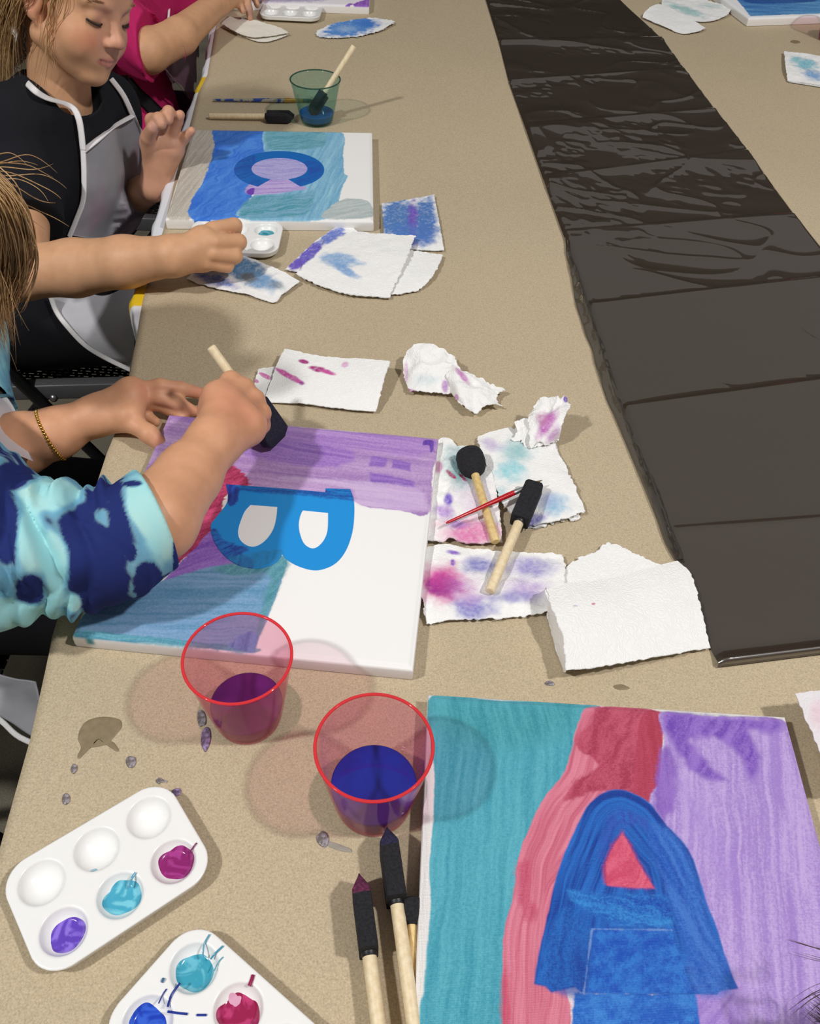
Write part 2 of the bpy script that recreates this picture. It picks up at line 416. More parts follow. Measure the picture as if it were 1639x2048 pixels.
for y in ys:
    xe = ex(y); row = []
    droop = math.exp(-((y-.66)/.14)**2)          # the sheet hangs over the edge beside the child's hand
    for u in us:
        if u < 0:
            f = -u; xx = xe - f*(.25*droop+.02) - .012*droop*math.sin(y*30)*f*10; zz = -.001 - f*(.9*droop+.03) if droop > .05 else -.0008-f*.02
            row.append((xx if droop > .05 else xe-f*.01, y, zz))
        else:
            x = xe+u*(1.12-xe); row.append((x, y, float(paper_z(x, y))*min(1, u*8)))
    rows.append(row)
V = np.array(rows).reshape(-1, 3)
tag(mesh('kraft_paper_sheet', V, grid_faces(len(ys), len(us), True), MAT_KRAFT), 'brown kraft paper sheet spotted with paint covering the whole table top', 'paper')

# ------------------------------------------------------------------ canvases
def canvas_mat(name, gloss=.45, weave=.35):
    m, t, b = nt(name)
    a = t.nodes.new('ShaderNodeAttribute'); a.attribute_name = 'Col'
    co = t.nodes.new('ShaderNodeTexCoord')
    outs = []
    for rot in (0, math.pi/2):
        mp = t.nodes.new('ShaderNodeMapping'); mp.inputs['Rotation'].default_value = (0, 0, rot); t.links.new(co.outputs['Object'], mp.inputs[0])
        wv = t.nodes.new('ShaderNodeTexWave'); wv.inputs['Scale'].default_value = 310; wv.inputs['Distortion'].default_value = 1.5; wv.inputs['Detail Scale'].default_value = 3
        t.links.new(mp.outputs[0], wv.inputs[0]); outs.append(wv.outputs['Fac'])
    mm = t.nodes.new('ShaderNodeMath'); mm.operation = 'MAXIMUM'; t.links.new(outs[0], mm.inputs[0]); t.links.new(outs[1], mm.inputs[1])
    n = tex(t, 'Noise', 120, 4)
    ad = t.nodes.new('ShaderNodeMath'); ad.operation = 'ADD'; t.links.new(mm.outputs[0], ad.inputs[0]); t.links.new(n.outputs[0], ad.inputs[1])
    t.links.new(a.outputs['Color'], b.inputs['Base Color']); b.inputs['Roughness'].default_value = gloss
    bump_to(t, b, ad.outputs[0], weave, .0004); return m
MAT_CANVAS = canvas_mat('painted_canvas', .36, .75)
MAT_CANVAS_W = canvas_mat('matte_canvas', .7, .12)
CS, CT = .3048, .018
def make_canvas(ctr, rot, n, painter, label, mat, group=None, cat='painting', relief=.00018, side=None):
    "stretched square canvas: one skin with rounded edges, colour from the pigment on it"
    root = thing('stretched_canvas', (ctr[0], ctr[1], 0), label, cat, group)
    h = CS/2; rr = .0022
    base = np.linspace(-1, 1, n)
    g = h*base
    U, W = np.meshgrid(g, g, indexing='ij'); u = U.ravel(); v = W.ravel()
    ca, sa = math.cos(rot), math.sin(rot)
    X = ctr[0]+ca*u-sa*v; Y = ctr[1]+sa*u+ca*v
    p = painter(X, Y)
    z = np.full(len(X), CT)
    edge = np.minimum(h-np.abs(u), h-np.abs(v))
    z = z-.0016*(1-sm(0, .005, edge))+p.h*relief*sm(0, .01, edge)
    V = np.column_stack([X, Y, z]); F = grid_faces(n, n)
    # sides: rounded corners, folded cloth
    idx = np.arange(n*n).reshape(n, n)
    loop = np.concatenate([idx[:, 0], idx[-1, 1:], idx[-2::-1, -1], idx[0, -2:0:-1]])
    m_ = len(loop); Vs = [V]; cols = [p.c]; Fs = [F]
    cen = np.array([ctr[0], ctr[1]]); prev = loop; zz = [CT-.0045, CT-.009, .0045, .0008]
    for k, zk in enumerate(zz):
        P = V[loop].copy(); P[:, :2] = cen+(P[:, :2]-cen)*(1.0045 if k < 3 else 1.001); P[:, 2] = zk
        cols.append((side(P[:, 0], P[:, 1], zk) if side else np.tile(L((238, 236, 233)), (m_, 1))))
        new = np.arange(m_)+sum(len(q) for q in Vs)
        Vs.append(P); Fs.append(np.column_stack([prev, np.roll(prev, -1), np.roll(new, -1), new])[:, ::-1]); prev = new
    Vv = np.vstack(Vs); Ff = np.vstack(Fs)
    mesh('canvas', Vv, Ff, mat, root, col=np.vstack(cols))
    # wooden stretcher under it
    bars = []
    for s in (-1, 1):
        for ax in (0, 1):
            c = np.array([0, 0.]); c[ax] = s*(h-.02); sz = [.03, CS-.05 if ax == 0 else CS-.012, .010] if ax == 0 else [CS-.05, .03, .010]
            R = Matrix.Rotation(rot, 3, 'Z'); cc = R @ Vector((c[0], c[1], 0))
            bars.append(bevel_box((ctr[0]+cc.x, ctr[1]+cc.y, .0068), sz, rot, .001))
    V2, F2 = join(*bars); mesh('stretcher_frame', V2, F2, MAT_WOOD, root, smooth=False)
    return root
m, t, b = nt('pale_wood'); n = tex(t, 'Noise', 60, 4, .6, stretch=(1, 1, 1))
r = ramp(t, n.outputs[0], [(.3, tuple(L((214, 190, 142)))), (.7, tuple(L((238, 222, 184))))])
t.links.new(r, b.inputs['Base Color']); b.inputs['Roughness'].default_value = .6; bump_to(t, b, n.outputs[0], .1, .0004); MAT_WOOD = m

# --- canvas with the painted letter A
Z = CT
ctrA, rotA = (.2475, .249), -.013
ctrA = (px(857, 1388, Z)[0]+.1524, 0)
aTL = px(857, 1388, Z); aTR = px(1573, 1433, Z); d = (aTR-aTL)[:2]; d /= np.linalg.norm(d); rotA = math.atan2(d[1], d[0])
ctrA = aTL[:2]+d*CS/2+np.array([d[1], -d[0]])*CS/2
def paintA(X, Y):
    p = Paint(X, Y, (240, 238, 236))
    p.fill([(863, 1391), (1000, 1400), (1200, 1410), (1190, 1500), (1130, 1600), (1080, 1700), (1040, 1790), (1020, 1900), (1025, 2060), (1030, 2400), (838, 2400), (838, 2046), (848, 1980), (855, 1883), (861, 1805), (859, 1728), (865, 1650), (868, 1560), (862, 1480)], Z, (50, 150, 174), (104, 192, 210), ang=84, ll=.07, lw=.0022, rag=.0012, seed=11, hi=.9)
    p.fill([(866, 1400), (1010, 1402), (1160, 1412), (1120, 1470), (1010, 1500), (900, 1480), (866, 1440)], Z, (50, 142, 156), (88, 180, 190), ang=100, op=.75, edge=.012, rag=.008, seed=12)
    p.fill([(1185, 1412), (1322, 1424), (1320, 1500), (1300, 1660), (1150, 1800), (1150, 2000), (1140, 2100), (1150, 2400), (1003, 2400), (1003, 2048), (1006, 1880), (1025, 1790), (1040, 1700), (1085, 1600), (1130, 1540), (1155, 1450)], Z, (206, 96, 124), (234, 142, 164), ll=.07, lw=.0026, rag=.0015, seed=13, hi=.8, contour=True)
    p.fill([(1200, 1414), (1318, 1424), (1322, 1470), (1318, 1560), (1306, 1610), (1262, 1590), (1210, 1580), (1170, 1590), (1128, 1600), (1150, 1560), (1195, 1530), (1150, 1490), (1180, 1450)], Z, (170, 52, 82), (206, 92, 118), ang=60, ll=.02, lw=.003, rag=.004, seed=14, edge=.0015, warp=.012)
    p.fill([(1280, 1440), (1322, 1432), (1318, 1560), (1303, 1620), (1270, 1590)], Z, (176, 52, 76), (192, 70, 98), ang=86, seed=15, rag=.001, op=.9)
    p.fill([(1035, 1730), (1060, 1722), (1062, 1790), (1075, 1830), (1055, 1845), (1035, 1800)], Z, (190, 62, 96), (214, 100, 130), ang=80, op=.7, rag=.004, edge=.003, seed=16)
    p.fill([(1003, 1960), (1015, 1940), (1018, 2060), (1003, 2060)], Z, (206, 60, 96), op=.6, edge=.002, seed=17)
    p.fill([(1322, 1424), (1420, 1432), (1571, 1441), (1600, 1540), (1640, 1680), (1800, 2200), (1800, 2400), (1380, 2400), (1385, 2000), (1300, 1640), (1318, 1560), (1328, 1480)], Z, (168, 136, 214), (204, 178, 236), ang=80, ll=.05, lw=.0016, rag=.0012, seed=18)
    p.fill([(1326, 1428), (1420, 1433), (1560, 1442), (1545, 1470), (1500, 1462), (1520, 1520), (1500, 1560), (1484, 1520), (1440, 1480), (1380, 1480), (1420, 1530), (1450, 1560), (1400, 1555), (1350, 1500)], Z, (116, 72, 186), (160, 122, 214), ang=60, ll=.03, lw=.002, rag=.004, edge=.004, seed=19, warp=.01)
    p.fill([(1322, 1500), (1345, 1505), (1350, 1560), (1345, 1610), (1325, 1640), (1308, 1600)], Z, (122, 76, 184), (150, 106, 206), ang=85, rag=.003, edge=.003, op=.85, seed=20)
    p.fill([(1350, 1560), (1400, 1600), (1460, 1720), (1480, 1800), (1430, 1740), (1380, 1650)], Z, (158, 122, 214), (190, 160, 232), ang=60, rag=.008, edge=.01, op=.5, seed=21)
    p.fill([(1385, 1990), (1475, 1970), (1490, 2060), (1500, 2400), (1385, 2400)], Z, (140, 100, 200), (180, 146, 224), ang=45, rag=.006, edge=.008, op=.7, seed=22)
    # white gap then the letter
    p.fill([(1130, 1975), (1180, 1975), (1168, 2010), (1155, 2048), (1150, 2120), (1135, 2120), (1140, 2020)], Z, (236, 226, 232), op=.95, rag=.002, seed=23)
    p.fill([(1147, 1985), (1390, 1985), (1400, 2050), (1410, 2400), (1140, 2400), (1142, 2050)], Z, (22, 92, 196), (60, 138, 222), ang=20, ll=.008, lw=.003, rag=.002, seed=24, smooth=False)
    A = [tuple(q) for q in smooth_poly([(1067, 1968), (1078, 1900), (1098, 1810), (1115, 1745), (1138, 1686), (1168, 1622), (1190, 1595), (1215, 1582), (1236, 1579), (1262, 1586), (1300, 1608), (1335, 1652), (1375, 1697), (1396, 1750), (1410, 1800), (1430, 1850), (1447, 1905), (1462, 1945), (1477, 1978)], 5, False)]+[(1440, 1982), (1434, 1990), (1385, 1989), (1280, 1989), (1165, 1986), (1150, 1975), (1102, 1986), (1090, 1974)]
    p.fill(A, Z, (8, 60, 156), (34, 112, 206), ll=.06, lw=.0030, rag=.0008, seed=25, hi=.7, contour=True, smooth=False)
    p.fill([(1320, 1650), (1370, 1700), (1420, 1850), (1465, 1975), (1390, 1985), (1370, 1900), (1330, 1780), (1290, 1660)], Z, (24, 84, 190), (74, 134, 222), ang=114, ll=.05, lw=.0022, rag=.002, edge=.004, op=.75, seed=26)
    p.fill([(1245, 1620), (1290, 1640), (1300, 1660), (1260, 1650), (1225, 1665), (1205, 1720), (1200, 1690), (1215, 1640)], Z, (58, 66, 176), (40, 110, 206), op=.7, edge=.004, rag=.003, seed=27)
    p.fill([(1312, 1790), (1335, 1800), (1335, 1850), (1220, 1845), (1150, 1800), (1140, 1780), (1215, 1790)], Z, (12, 76, 182), (54, 146, 224), ang=-12, ll=.04, lw=.0024, rag=.003, edge=.003, seed=28, warp=.012)
    p.fill([(1182, 1856), (1342, 1858), (1362, 1920), (1385, 1986), (1166, 1986), (1174, 1920)], Z, (16, 82, 190), (46, 126, 216), ang=30, ll=.006, lw=.0024, rag=.0006, edge=.0006, seed=29, smooth=False)
    p.fill([(1140, 1810), (1180, 1855), (1172, 1985), (1100, 1978), (1080, 1930), (1110, 1840)], Z, (10, 62, 158), (36, 116, 206), ang=80, ll=.03, lw=.003, edge=.003, rag=.002, op=.8, seed=30, warp=.014)
    p.fill([(1206, 1768), (1205, 1730), (1222, 1690), (1244, 1662), (1262, 1690), (1290, 1745), (1311, 1778), (1260, 1776)], Z, (200, 60, 100), (100, 60, 150), ang=40, rag=.002, edge=.002, seed=31, smooth=False)
    p.fill([(1213, 1771), (1211, 1725), (1228, 1690), (1244, 1666), (1260, 1694), (1284, 1740), (1307, 1776), (1260, 1775)], Z, (212, 72, 108), (232, 104, 134), ang=40, ll=.02, lw=.002, rag=.0006, seed=32, smooth=False, warp=.02)
    for x0, y0, x1, y1 in ((1166, 1986, 1182, 1857), (1182, 1857, 1342, 1859)):
        p.fill([(x0, y0), (x1, y1), (x1+2, y1+2), (x0+2, y0+2)], Z, (150, 180, 226), op=.5, edge=.0005, rag=.001, smooth=False)
    return p
make_canvas(ctrA, rotA, 560, paintA, 'square canvas with a blue letter A over teal, pink and purple paint, bottom right', MAT_CANVAS, relief=.000185,
            side=lambda x, y, z: np.tile(L((238, 234, 236)), (len(x), 1)))
# --- canvas with the blue letter B
def canvas_pose(pa, pb, pc=None, z=Z):
    "centre and turn from the far-left and far-right corners"
    a = px(*pa, z)[:2]; b_ = px(*pb, z)[:2]; d = (b_-a)/np.linalg.norm(b_-a); return (a+b_)/2+np.array([d[1], -d[0]])*CS/2, math.atan2(d[1], d[0])
ctrB, rotB = np.array([-.134, .590]), -.061
def paintB(X, Y):
    p = Paint(X, Y, (242, 242, 240))
    p.fill([(330, 822), (500, 842), (700, 862), (880, 876), (866, 935), (856, 1027), (800, 1022), (730, 1014), (704, 1000), (650, 990), (560, 985), (440, 975), (420, 1000), (300, 1010), (280, 900)], Z, (150, 112, 178), (204, 172, 216), ang=-6, ll=.08, lw=.0022, rag=.002, seed=41, hi=.9)
    p.fill([(330, 826), (560, 846), (850, 872), (862, 900), (820, 915), (760, 905), (600, 885), (480, 875)], Z, (146, 104, 190), (190, 152, 214), ang=-8, ll=.09, lw=.0016, rag=.005, edge=.004, op=.7, seed=42)
    p.fill([(560, 880), (700, 900), (700, 925), (640, 935), (560, 925), (480, 905)], Z, (120, 76, 178), (170, 130, 206), ang=-10, ll=.08, lw=.0012, rag=.004, edge=.003, op=.75, seed=43)
    for q in ([(742, 912), (776, 916), (772, 936), (738, 932)], [(785, 918), (822, 925), (820, 942), (782, 936)], [(740, 944), (830, 962), (828, 976), (740, 964)]):
        p.fill(q, Z, (112, 70, 176), (160, 118, 204), ang=-8, lw=.001, rag=.003, edge=.0015, op=.8, seed=44, smooth=False)
    p.fill([(848, 880), (866, 882), (866, 900), (860, 905), (858, 892), (845, 890)], Z, (92, 58, 158), (120, 80, 180), rag=.001, seed=45)
    p.fill([(560, 955), (740, 965), (830, 975), (850, 1000), (850, 1022), (720, 1010), (700, 975)], Z, (206, 178, 222), (222, 200, 232), ang=-6, op=.6, edge=.004, rag=.003, seed=46)
    p.fill([(300, 1010), (430, 940), (470, 935), (500, 968), (458, 985), (440, 1030), (425, 1070), (415, 1100), (380, 1110), (330, 1130)], Z, (150, 34, 74), (204, 76, 120), ang=30, ll=.02, lw=.002, rag=.004, seed=47)
    p.fill([(320, 1170), (400, 1085), (425, 1062), (440, 1095), (500, 1120), (480, 1135), (420, 1140), (345, 1168)], Z, (112, 60, 172), (176, 136, 216), ang=28, ll=.03, lw=.002, rag=.003, seed=48, hi=1.)
    p.fill([(150, 1275), (200, 1200), (330, 1160), (430, 1132), (500, 1128), (572, 1112), (560, 1170), (535, 1235), (512, 1290), (500, 1303), (400, 1293), (300, 1283)], Z, (74, 136, 172), (140, 174, 212), ang=3, ll=.05, lw=.0018, rag=.0014, seed=49, hi=.9)
    p.fill([(430, 1135), (572, 1112), (560, 1168), (530, 1240), (512, 1275), (525, 1200), (540, 1150), (470, 1150)], Z, (50, 128, 138), (104, 170, 178), ang=55, ll=.03, lw=.0016, rag=.003, edge=.003, op=.75, seed=50)
    p.fill([(150, 1276), (170, 1262), (400, 1283), (512, 1295), (500, 1304), (390, 1294)], Z, (44, 130, 150), (98, 176, 190), ang=-5, rag=.002, op=.8, seed=51)
    p.fill([(455, 1292), (500, 1262), (515, 1280), (503, 1303)], Z, (70, 110, 180), (110, 160, 210), op=.8, rag=.003, seed=52)
    return p
def sideB(x, y, z):
    c = np.tile(L((236, 234, 234)), (len(x), 1)); P = np.column_stack([x, y, np.full(len(x), z)]); X, Y = pj(P)
    m = ((X < 700) & (Y < 900)).astype(float)[:, None]*.75
    c = c*(1-m)+L((196, 164, 206))*m
    r = (sm(.006, .001, np.abs(x-px(192, 1280)[0]))*(z > .006)).reshape(-1, 1); return c*(1-r)+L((70, 140, 150))*r
cvB = make_canvas(ctrB, rotB, 480, paintB, 'square canvas with a bright blue letter B, painted purple and blue, its right half white', MAT_CANVAS_W, side=sideB)
def sticker(root, loops, z, painter, h=.0005, maxlen=.0022):
    clean = []
    for l in loops:
        W = np.array(wpoly(l, z)); keep = [i for i in range(len(W)) if np.linalg.norm(W[i]-W[i-1]) > 2e-4]; clean.append([tuple(q) for q in W[keep]])
    V, F = prism(clean, z-.0004, z+h, maxlen)
    p = painter(V[:, 0], V[:, 1]); return mesh('letter_sticker', V, F, MAT_STICK, root, col=p.c, smooth=False)
MAT_STICK = attr('vinyl', .35, .05, .0002, 300)
def smooth_open(P, n=5): return [tuple(q) for q in smooth_poly(P, n, closed=False)]
Bout = [(452, 969), (560, 977), (650, 985), (651, 977), (700, 979)] + smooth_open([(700, 979), (707, 1000), (708, 1030), (704, 1065), (692, 1100), (672, 1126), (645, 1139), (620, 1140), (590, 1130), (572, 1118), (564, 1109)]) + smooth_open([(564, 1109), (552, 1125), (530, 1135), (503, 1137), (470, 1128), (442, 1105), (425, 1075), (422, 1050), (434, 1033), (455, 1003), (452, 971)])[1:-1]
Bh1 = [(501, 1010), (555, 1014)] + smooth_open([(555, 1014), (552, 1040), (545, 1062), (530, 1082), (512, 1093), (495, 1092), (480, 1080), (476, 1062), (482, 1040), (490, 1022), (501, 1010)])[1:-1]
Bh2 = [(605, 1021), (656, 1026)] + smooth_open([(656, 1026), (655, 1060), (648, 1080), (635, 1094), (622, 1097), (608, 1088), (600, 1070), (597, 1050), (600, 1032), (605, 1021)])[1:-1]
def paintBs(X, Y):
    p = Paint(X, Y, (30, 146, 222))
    p.fill([(452, 965), (700, 975), (706, 1002), (690, 1000), (650, 997), (600, 992), (480, 982)], Z, (30, 60, 150), (30, 130, 205), ang=-4, lw=.0009, ll=.03, rag=.0025, seed=53, op=.9)
    p.fill([(450, 965), (480, 978), (475, 992), (468, 1010), (455, 1006)], Z, (36, 50, 130), (40, 80, 170), rag=.004, seed=54)
    p.fill([(418, 1062), (432, 1058), (446, 1082), (478, 1090), (496, 1100), (484, 1108), (504, 1120), (500, 1140), (470, 1136), (440, 1116), (422, 1085)], Z, (36, 60, 150), (40, 120, 200), ang=30, lw=.0012, ll=.02, rag=.004, seed=55)
    p.fill([(500, 1108), (560, 1100), (560, 1120), (500, 1138), (450, 1115)], Z, (40, 110, 150), (40, 140, 200), op=.6, rag=.003, seed=56)
    return p
sticker(cvB, [Bout, Bh1, Bh2], Z, paintBs)
# --- canvas with the letter C
ctrC, rotC = np.array([-.238, 1.353]), .069*.25
aTR = px(744.5, 259, Z)[:2]; aBR = px(745, 441, Z)[:2]; aBL = px(332, 436, Z)[:2]
d = (aBR-aBL)/np.linalg.norm(aBR-aBL); rotC = math.atan2(d[1], d[0]); ctrC = (aBR+aBL)/2+np.array([-d[1], d[0]])*CS/2
def paintC(X, Y):
    p = Paint(X, Y, (240, 239, 236))
    p.fill([(385, 252), (436, 256), (430, 290), (420, 330), (400, 375), (388, 400), (386, 434), (334, 434), (350, 380)], Z, (176, 168, 156), (206, 200, 190), ang=80, ll=.05, rag=.002, seed=61)
    p.fill([(432, 254), (538, 258), (536, 300), (530, 320), (510, 370), (500, 400), (482, 434), (384, 436), (382, 400), (400, 375), (418, 330), (428, 290)], Z, (28, 96, 206), (84, 148, 230), ang=70, ll=.03, lw=.003, rag=.003, seed=62, warp=.02, hi=.9)
    p.fill([(536, 256), (676, 260), (686, 310), (688, 345), (695, 353), (684, 375), (678, 400), (668, 436), (480, 436), (500, 400), (520, 370), (530, 320)], Z, (94, 158, 196), (160, 206, 226), ang=82, ll=.06, lw=.0022, rag=.0015, seed=63, hi=.9)
    p.fill([(537, 258), (640, 260), (650, 290), (600, 300), (560, 300), (536, 296)], Z, (62, 138, 152), (118, 174, 190), ang=20, ll=.03, rag=.004, edge=.004, op=.8, seed=64, warp=.02)
    p.fill([(500, 395), (600, 388), (628, 380), (618, 425), (560, 434), (482, 434)], Z, (48, 140, 150), (128, 176, 206), ang=25, ll=.03, rag=.004, edge=.003, op=.8, seed=65, warp=.02)
    p.fill([(646, 436), (662, 412), (684, 400), (700, 397), (736, 403), (742, 434)], Z, (168, 182, 184), (198, 206, 204), ang=30, ll=.03, rag=.002, seed=66, edge=.001)
    p.fill([(498, 370), (540, 358), (582, 358), (612, 376), (600, 380), (540, 388), (494, 388)], Z, (160, 134, 204), (196, 178, 226), ang=10, rag=.003, edge=.002, seed=67)
    p.fill([(495, 380), (508, 376), (506, 388), (494, 388)], Z, (110, 62, 176), rag=.002, seed=68)
    th = np.linspace(0, 2*np.pi, 40, endpoint=False)
    p.fill([(558.5+57*math.cos(a), 338+23*math.sin(a)) for a in th], Z, (148, 144, 206), (184, 178, 224), ang=5, ll=.03, rag=.001, seed=69, smooth=False, warp=.02)
    return p
def sideC(x, y, z):
    c = np.tile(L((240, 239, 236)), (len(x), 1)); X, Y = pj(np.column_stack([x, y, np.full(len(x), z)]))
    m = ((X > 388) & (X < 420) & (Y > 400) & (z > CT-.005)).astype(float)[:, None]; return c*(1-m)+L((50, 120, 215))*m
cvC = make_canvas(ctrC, rotC, 360, paintC, 'square canvas with a blue letter C lying on its side over blue and teal stripes', MAT_CANVAS_W, side=sideC)
a0, a1 = math.radians(112), math.radians(112-44+360-0)
angs = np.linspace(math.radians(118), math.radians(118+304), 60)
outer = [(558+90*math.cos(a), 340+37.5*math.sin(a)) for a in angs]; inner = [(558.5+56*math.cos(a), 338+22*math.sin(a)) for a in np.linspace(math.radians(109), math.radians(109+322), 60)][::-1]
def paintCs(X, Y):
    p = Paint(X, Y, (16, 104, 186))
    p.fill([(466, 300), (510, 310), (505, 345), (525, 365), (525, 378), (480, 365), (465, 340)], Z, (28, 62, 156), (20, 110, 196), ang=40, rag=.006, op=.8, seed=71)
    p.fill([(605, 325), (640, 325), (640, 350), (600, 372), (590, 362), (615, 345)], Z, (40, 70, 170), (20, 104, 186), ang=40, rag=.006, op=.7, seed=72)
    return p
sticker(cvC, [outer+inner], Z, paintCs, maxlen=.004)
# --- far canvases
aBR = px(745, 12, Z)[:2]; aBL = px(455, 2, Z)[:2]; d = (aBR-aBL)/np.linalg.norm(aBR-aBL)
def paintD(X, Y):
    p = Paint(X, Y, (238, 234, 238))
    p.fill([(685, 16), (745, -6), (748, 8), (715, 16), (702, 6)], Z, (130, 74, 180), (170, 120, 206), rag=.004, seed=75)
    p.fill([(455, -10), (560, -8), (640, -14), (640, 2), (455, 2)], Z, (90, 110, 170), (190, 160, 205), rag=.01, edge=.01, op=.7, seed=76)
    return p
make_canvas((aBR+aBL)/2+np.array([-d[1], d[0]])*CS/2, math.atan2(d[1], d[0]), 160, paintD, 'white canvas with a purple corner mark, furthest up the left side of the table', MAT_CANVAS_W)
c0 = px(1497, 36, Z)[:2]; c1 = px(1623, 31.5, Z)[:2]; d = (c1-c0)/np.linalg.norm(c1-c0)
def paintE(X, Y):
    p = Paint(X, Y, (238, 238, 240))
    p.fill([(1440, -40), (1500, 32), (1660, 26), (1760, 24), (1760, -80), (1420, -80)], Z, (24, 96, 176), (110, 172, 216), ang=5, ll=.05, lw=.006, rag=.003, seed=78, hi=.9, smooth=False)
    p.fill([(1500, -6), (1620, -8), (1620, 4), (1500, 6)], Z, (20, 70, 150), op=.8, rag=.004, seed=79)
    return p
make_canvas(c0+d*CS/2+np.array([-d[1], d[0]])*CS/2, math.atan2(d[1], d[0]), 160, paintE, 'square canvas covered in blue paint at the top right, across the black plastic runner', MAT_CANVAS_W)
# ------------------------------------------------------------------ black plastic runner
m, t, b = nt('black_plastic_film')
b.inputs['Base Color'].default_value = (*L((57, 47, 37)), 1); b.inputs['Roughness'].default_value = .42; b.inputs['Specular IOR Level'].default_value = .7; b.inputs['Coat Weight'].default_value = 1; b.inputs['Coat Roughness'].default_value = .05; b.inputs['Coat IOR'].default_value = 1.85
n = tex(t, 'Noise', 9, 3, .5, stretch=(1, 3, 1)); bump_to(t, b, n.outputs[0], .12, .004); MAT_FILM = m
Lc = [(958, -60), (970, 0), (997, 88), (1017, 168), (1049, 258), (1085, 362), (1125, 473), (1175, 618), (1243, 824), (1333, 1072), (1432, 1334)]
Rc = [(1190, -60), (1234, 0), (1325, 82), (1369, 144), (1432, 225), (1497, 309), (1590, 437), (1700, 560), (1850, 745), (2100, 990), (2420, 1200)]
rn = np.random.default_rng(3)
NS = 210; rows = []; PN = 60
LW = np.array([px(*q) for q in Lc]); RW = np.array([px(*q) for q in Rc])
e0 = px(1234, 0)[:2]; ed = px(1590, 437)[:2]-e0
for k, yy in ((7, 565), (8, 770), (9, 1050), (10, 1308)):          # the strip goes on straight beyond the frame
    a_ = LW[k][:2]; dk = px(1639, yy)[:2]-a_; tq = np.linalg.solve(np.column_stack([dk, -ed]), e0-a_)[0]; RW[k, :2] = a_+dk*tq
for k in range(len(Lc)-1):
    for j in range(PN + (1 if k == len(Lc)-2 else 0)):
        f = j/PN; s = np.linspace(0, 1, NS)
        a = LW[k]*(1-f)+LW[k+1]*f; c = RW[k]*(1-f)+RW[k+1]*f
        P = a[None]*(1-s[:, None])+c[None]*s[:, None]
        d0 = f; d1 = 1-f; plen = np.linalg.norm(LW[k+1]-LW[k])
        ridge = np.exp(-(d0*plen/.030))*.8+np.exp(-(d1*plen/.006))
        amp = np.interp(k, [0, 2, 5, 6, 7, 8, 10], [.007, .011, .010, .006, .0026, .0012, .0006])
        x, y = P[:, 0], P[:, 1]
        wx = x+.05*(fbm(x*5, y*5, 2, 61)-.5); wy = y+.05*(fbm(x*5, y*5, 2, 71)-.5)
        q = vnoise(wx*6+wy*2, wy*11, 21); q2 = vnoise(wx*9-wy*5, wy*15+wx*4, 33); pt = sm(.42, .6, fbm(x*4, y*4, 2, 77))
        w1 = (q-.5)*1.1+.75*np.exp(-np.abs(q-.5)/.07)*.5; w2 = (q2-.5)*.6+pt*np.exp(-np.abs(q2-.5)/.05)*.55
        w3 = (1-np.abs(2*fbm(wx*34+wy*12, wy*40, 2, 91)-1)*2.4)*sm(.54, .64, fbm(x*9+3, y*6, 2, 95)+.16*(1-s))*.5*(k < 7)
        left = np.interp(s, [0, .15, .6, 1], [1.2, 1.3, .8, .7]) if k < 7 else 1
        z = .004+.0050*ridge*(.75+.5*fbm(x*6, y*2, 2, 4))+amp*left*(.55*w1+.5*w2+.17*w3)*sm(0, .12, np.minimum(d0, d1)+.02)
        z = np.maximum(z, .0022)*sm(-.01, .02, s)*sm(-.012, .015, 1-s)+.0012
        if k == len(Lc)-2: z = z*.9+.0030*sm(.9, 1., f)
        rows.append(np.column_stack([x, y, z]))
nr = len(rows); P = np.vstack(rows)
last = rows[-1].copy()
for dz, dy in ((.0052, -.0014), (.0034, -.0006), (.0026, -.0020), (.0008, -.0006)):
    q = last.copy(); q[:, 2] = dz; q[:, 1] += dy; P = np.vstack([P, q]); nr += 1
rt = thing('plastic_runner', (LW[5]+RW[5])/2, 'creased glossy black plastic runner laid along the middle of the paper', 'table runner')
mesh('film_sheet', P, grid_faces(nr, NS, False), MAT_FILM, rt)
# clear under-layer showing along the left edge
m, t, b = nt('thin_grey_film'); b.inputs['Base Color'].default_value = (*L((70, 66, 60)), 1); b.inputs['Roughness'].default_value = .08; b.inputs['Coat Weight'].default_value = 1
tr = t.nodes.new('ShaderNodeBsdfTransparent'); mx = t.nodes.new('ShaderNodeMixShader'); mx.inputs[0].default_value = .72
t.links.new(tr.outputs[0], mx.inputs[1]); t.links.new(b.outputs[0], mx.inputs[2]); t.links.new(mx.outputs[0], t.nodes['Material Output'].inputs[0])
MAT_THIN = m
A = [(1126, 478), (1140, 560), (1157, 631), (1189, 730), (1216, 812), (1252, 900), (1290, 990), (1322, 1075), (1346, 1122)]
B_ = [(1140, 505), (1166, 570), (1190, 640), (1222, 735), (1252, 830), (1285, 915), (1325, 1000), (1356, 1085), (1372, 1135)]
Aw = smooth_poly([px(*q) for q in A], 24, False); Bw = smooth_poly([px(*q) for q in B_], 24, False); s = np.linspace(0, 1, 24)
rows = []
for i, (a, c) in enumerate(zip(Aw, Bw)):
    Q = a*(1-s[:, None])+c*s[:, None]; x, y = Q[:, 0], Q[:, 1]
    z = .0035+.006*(1-np.abs(2*fbm(x*50, y*26, 3, 51)-1)*1.6)*np.sin(np.pi*np.clip(s*1.1, 0, 1))+.0045*np.exp(-((s-.5)/.12)**2)*fbm(y*20, y*3, 2, 5)
    z[0] = .0012; rows.append(np.column_stack([x+.003*(vnoise(y*30, 0*y, 3)-.5), y, z]))
mesh('under_layer', np.vstack(rows), grid_faces(len(rows), 24, True), MAT_THIN, rt)

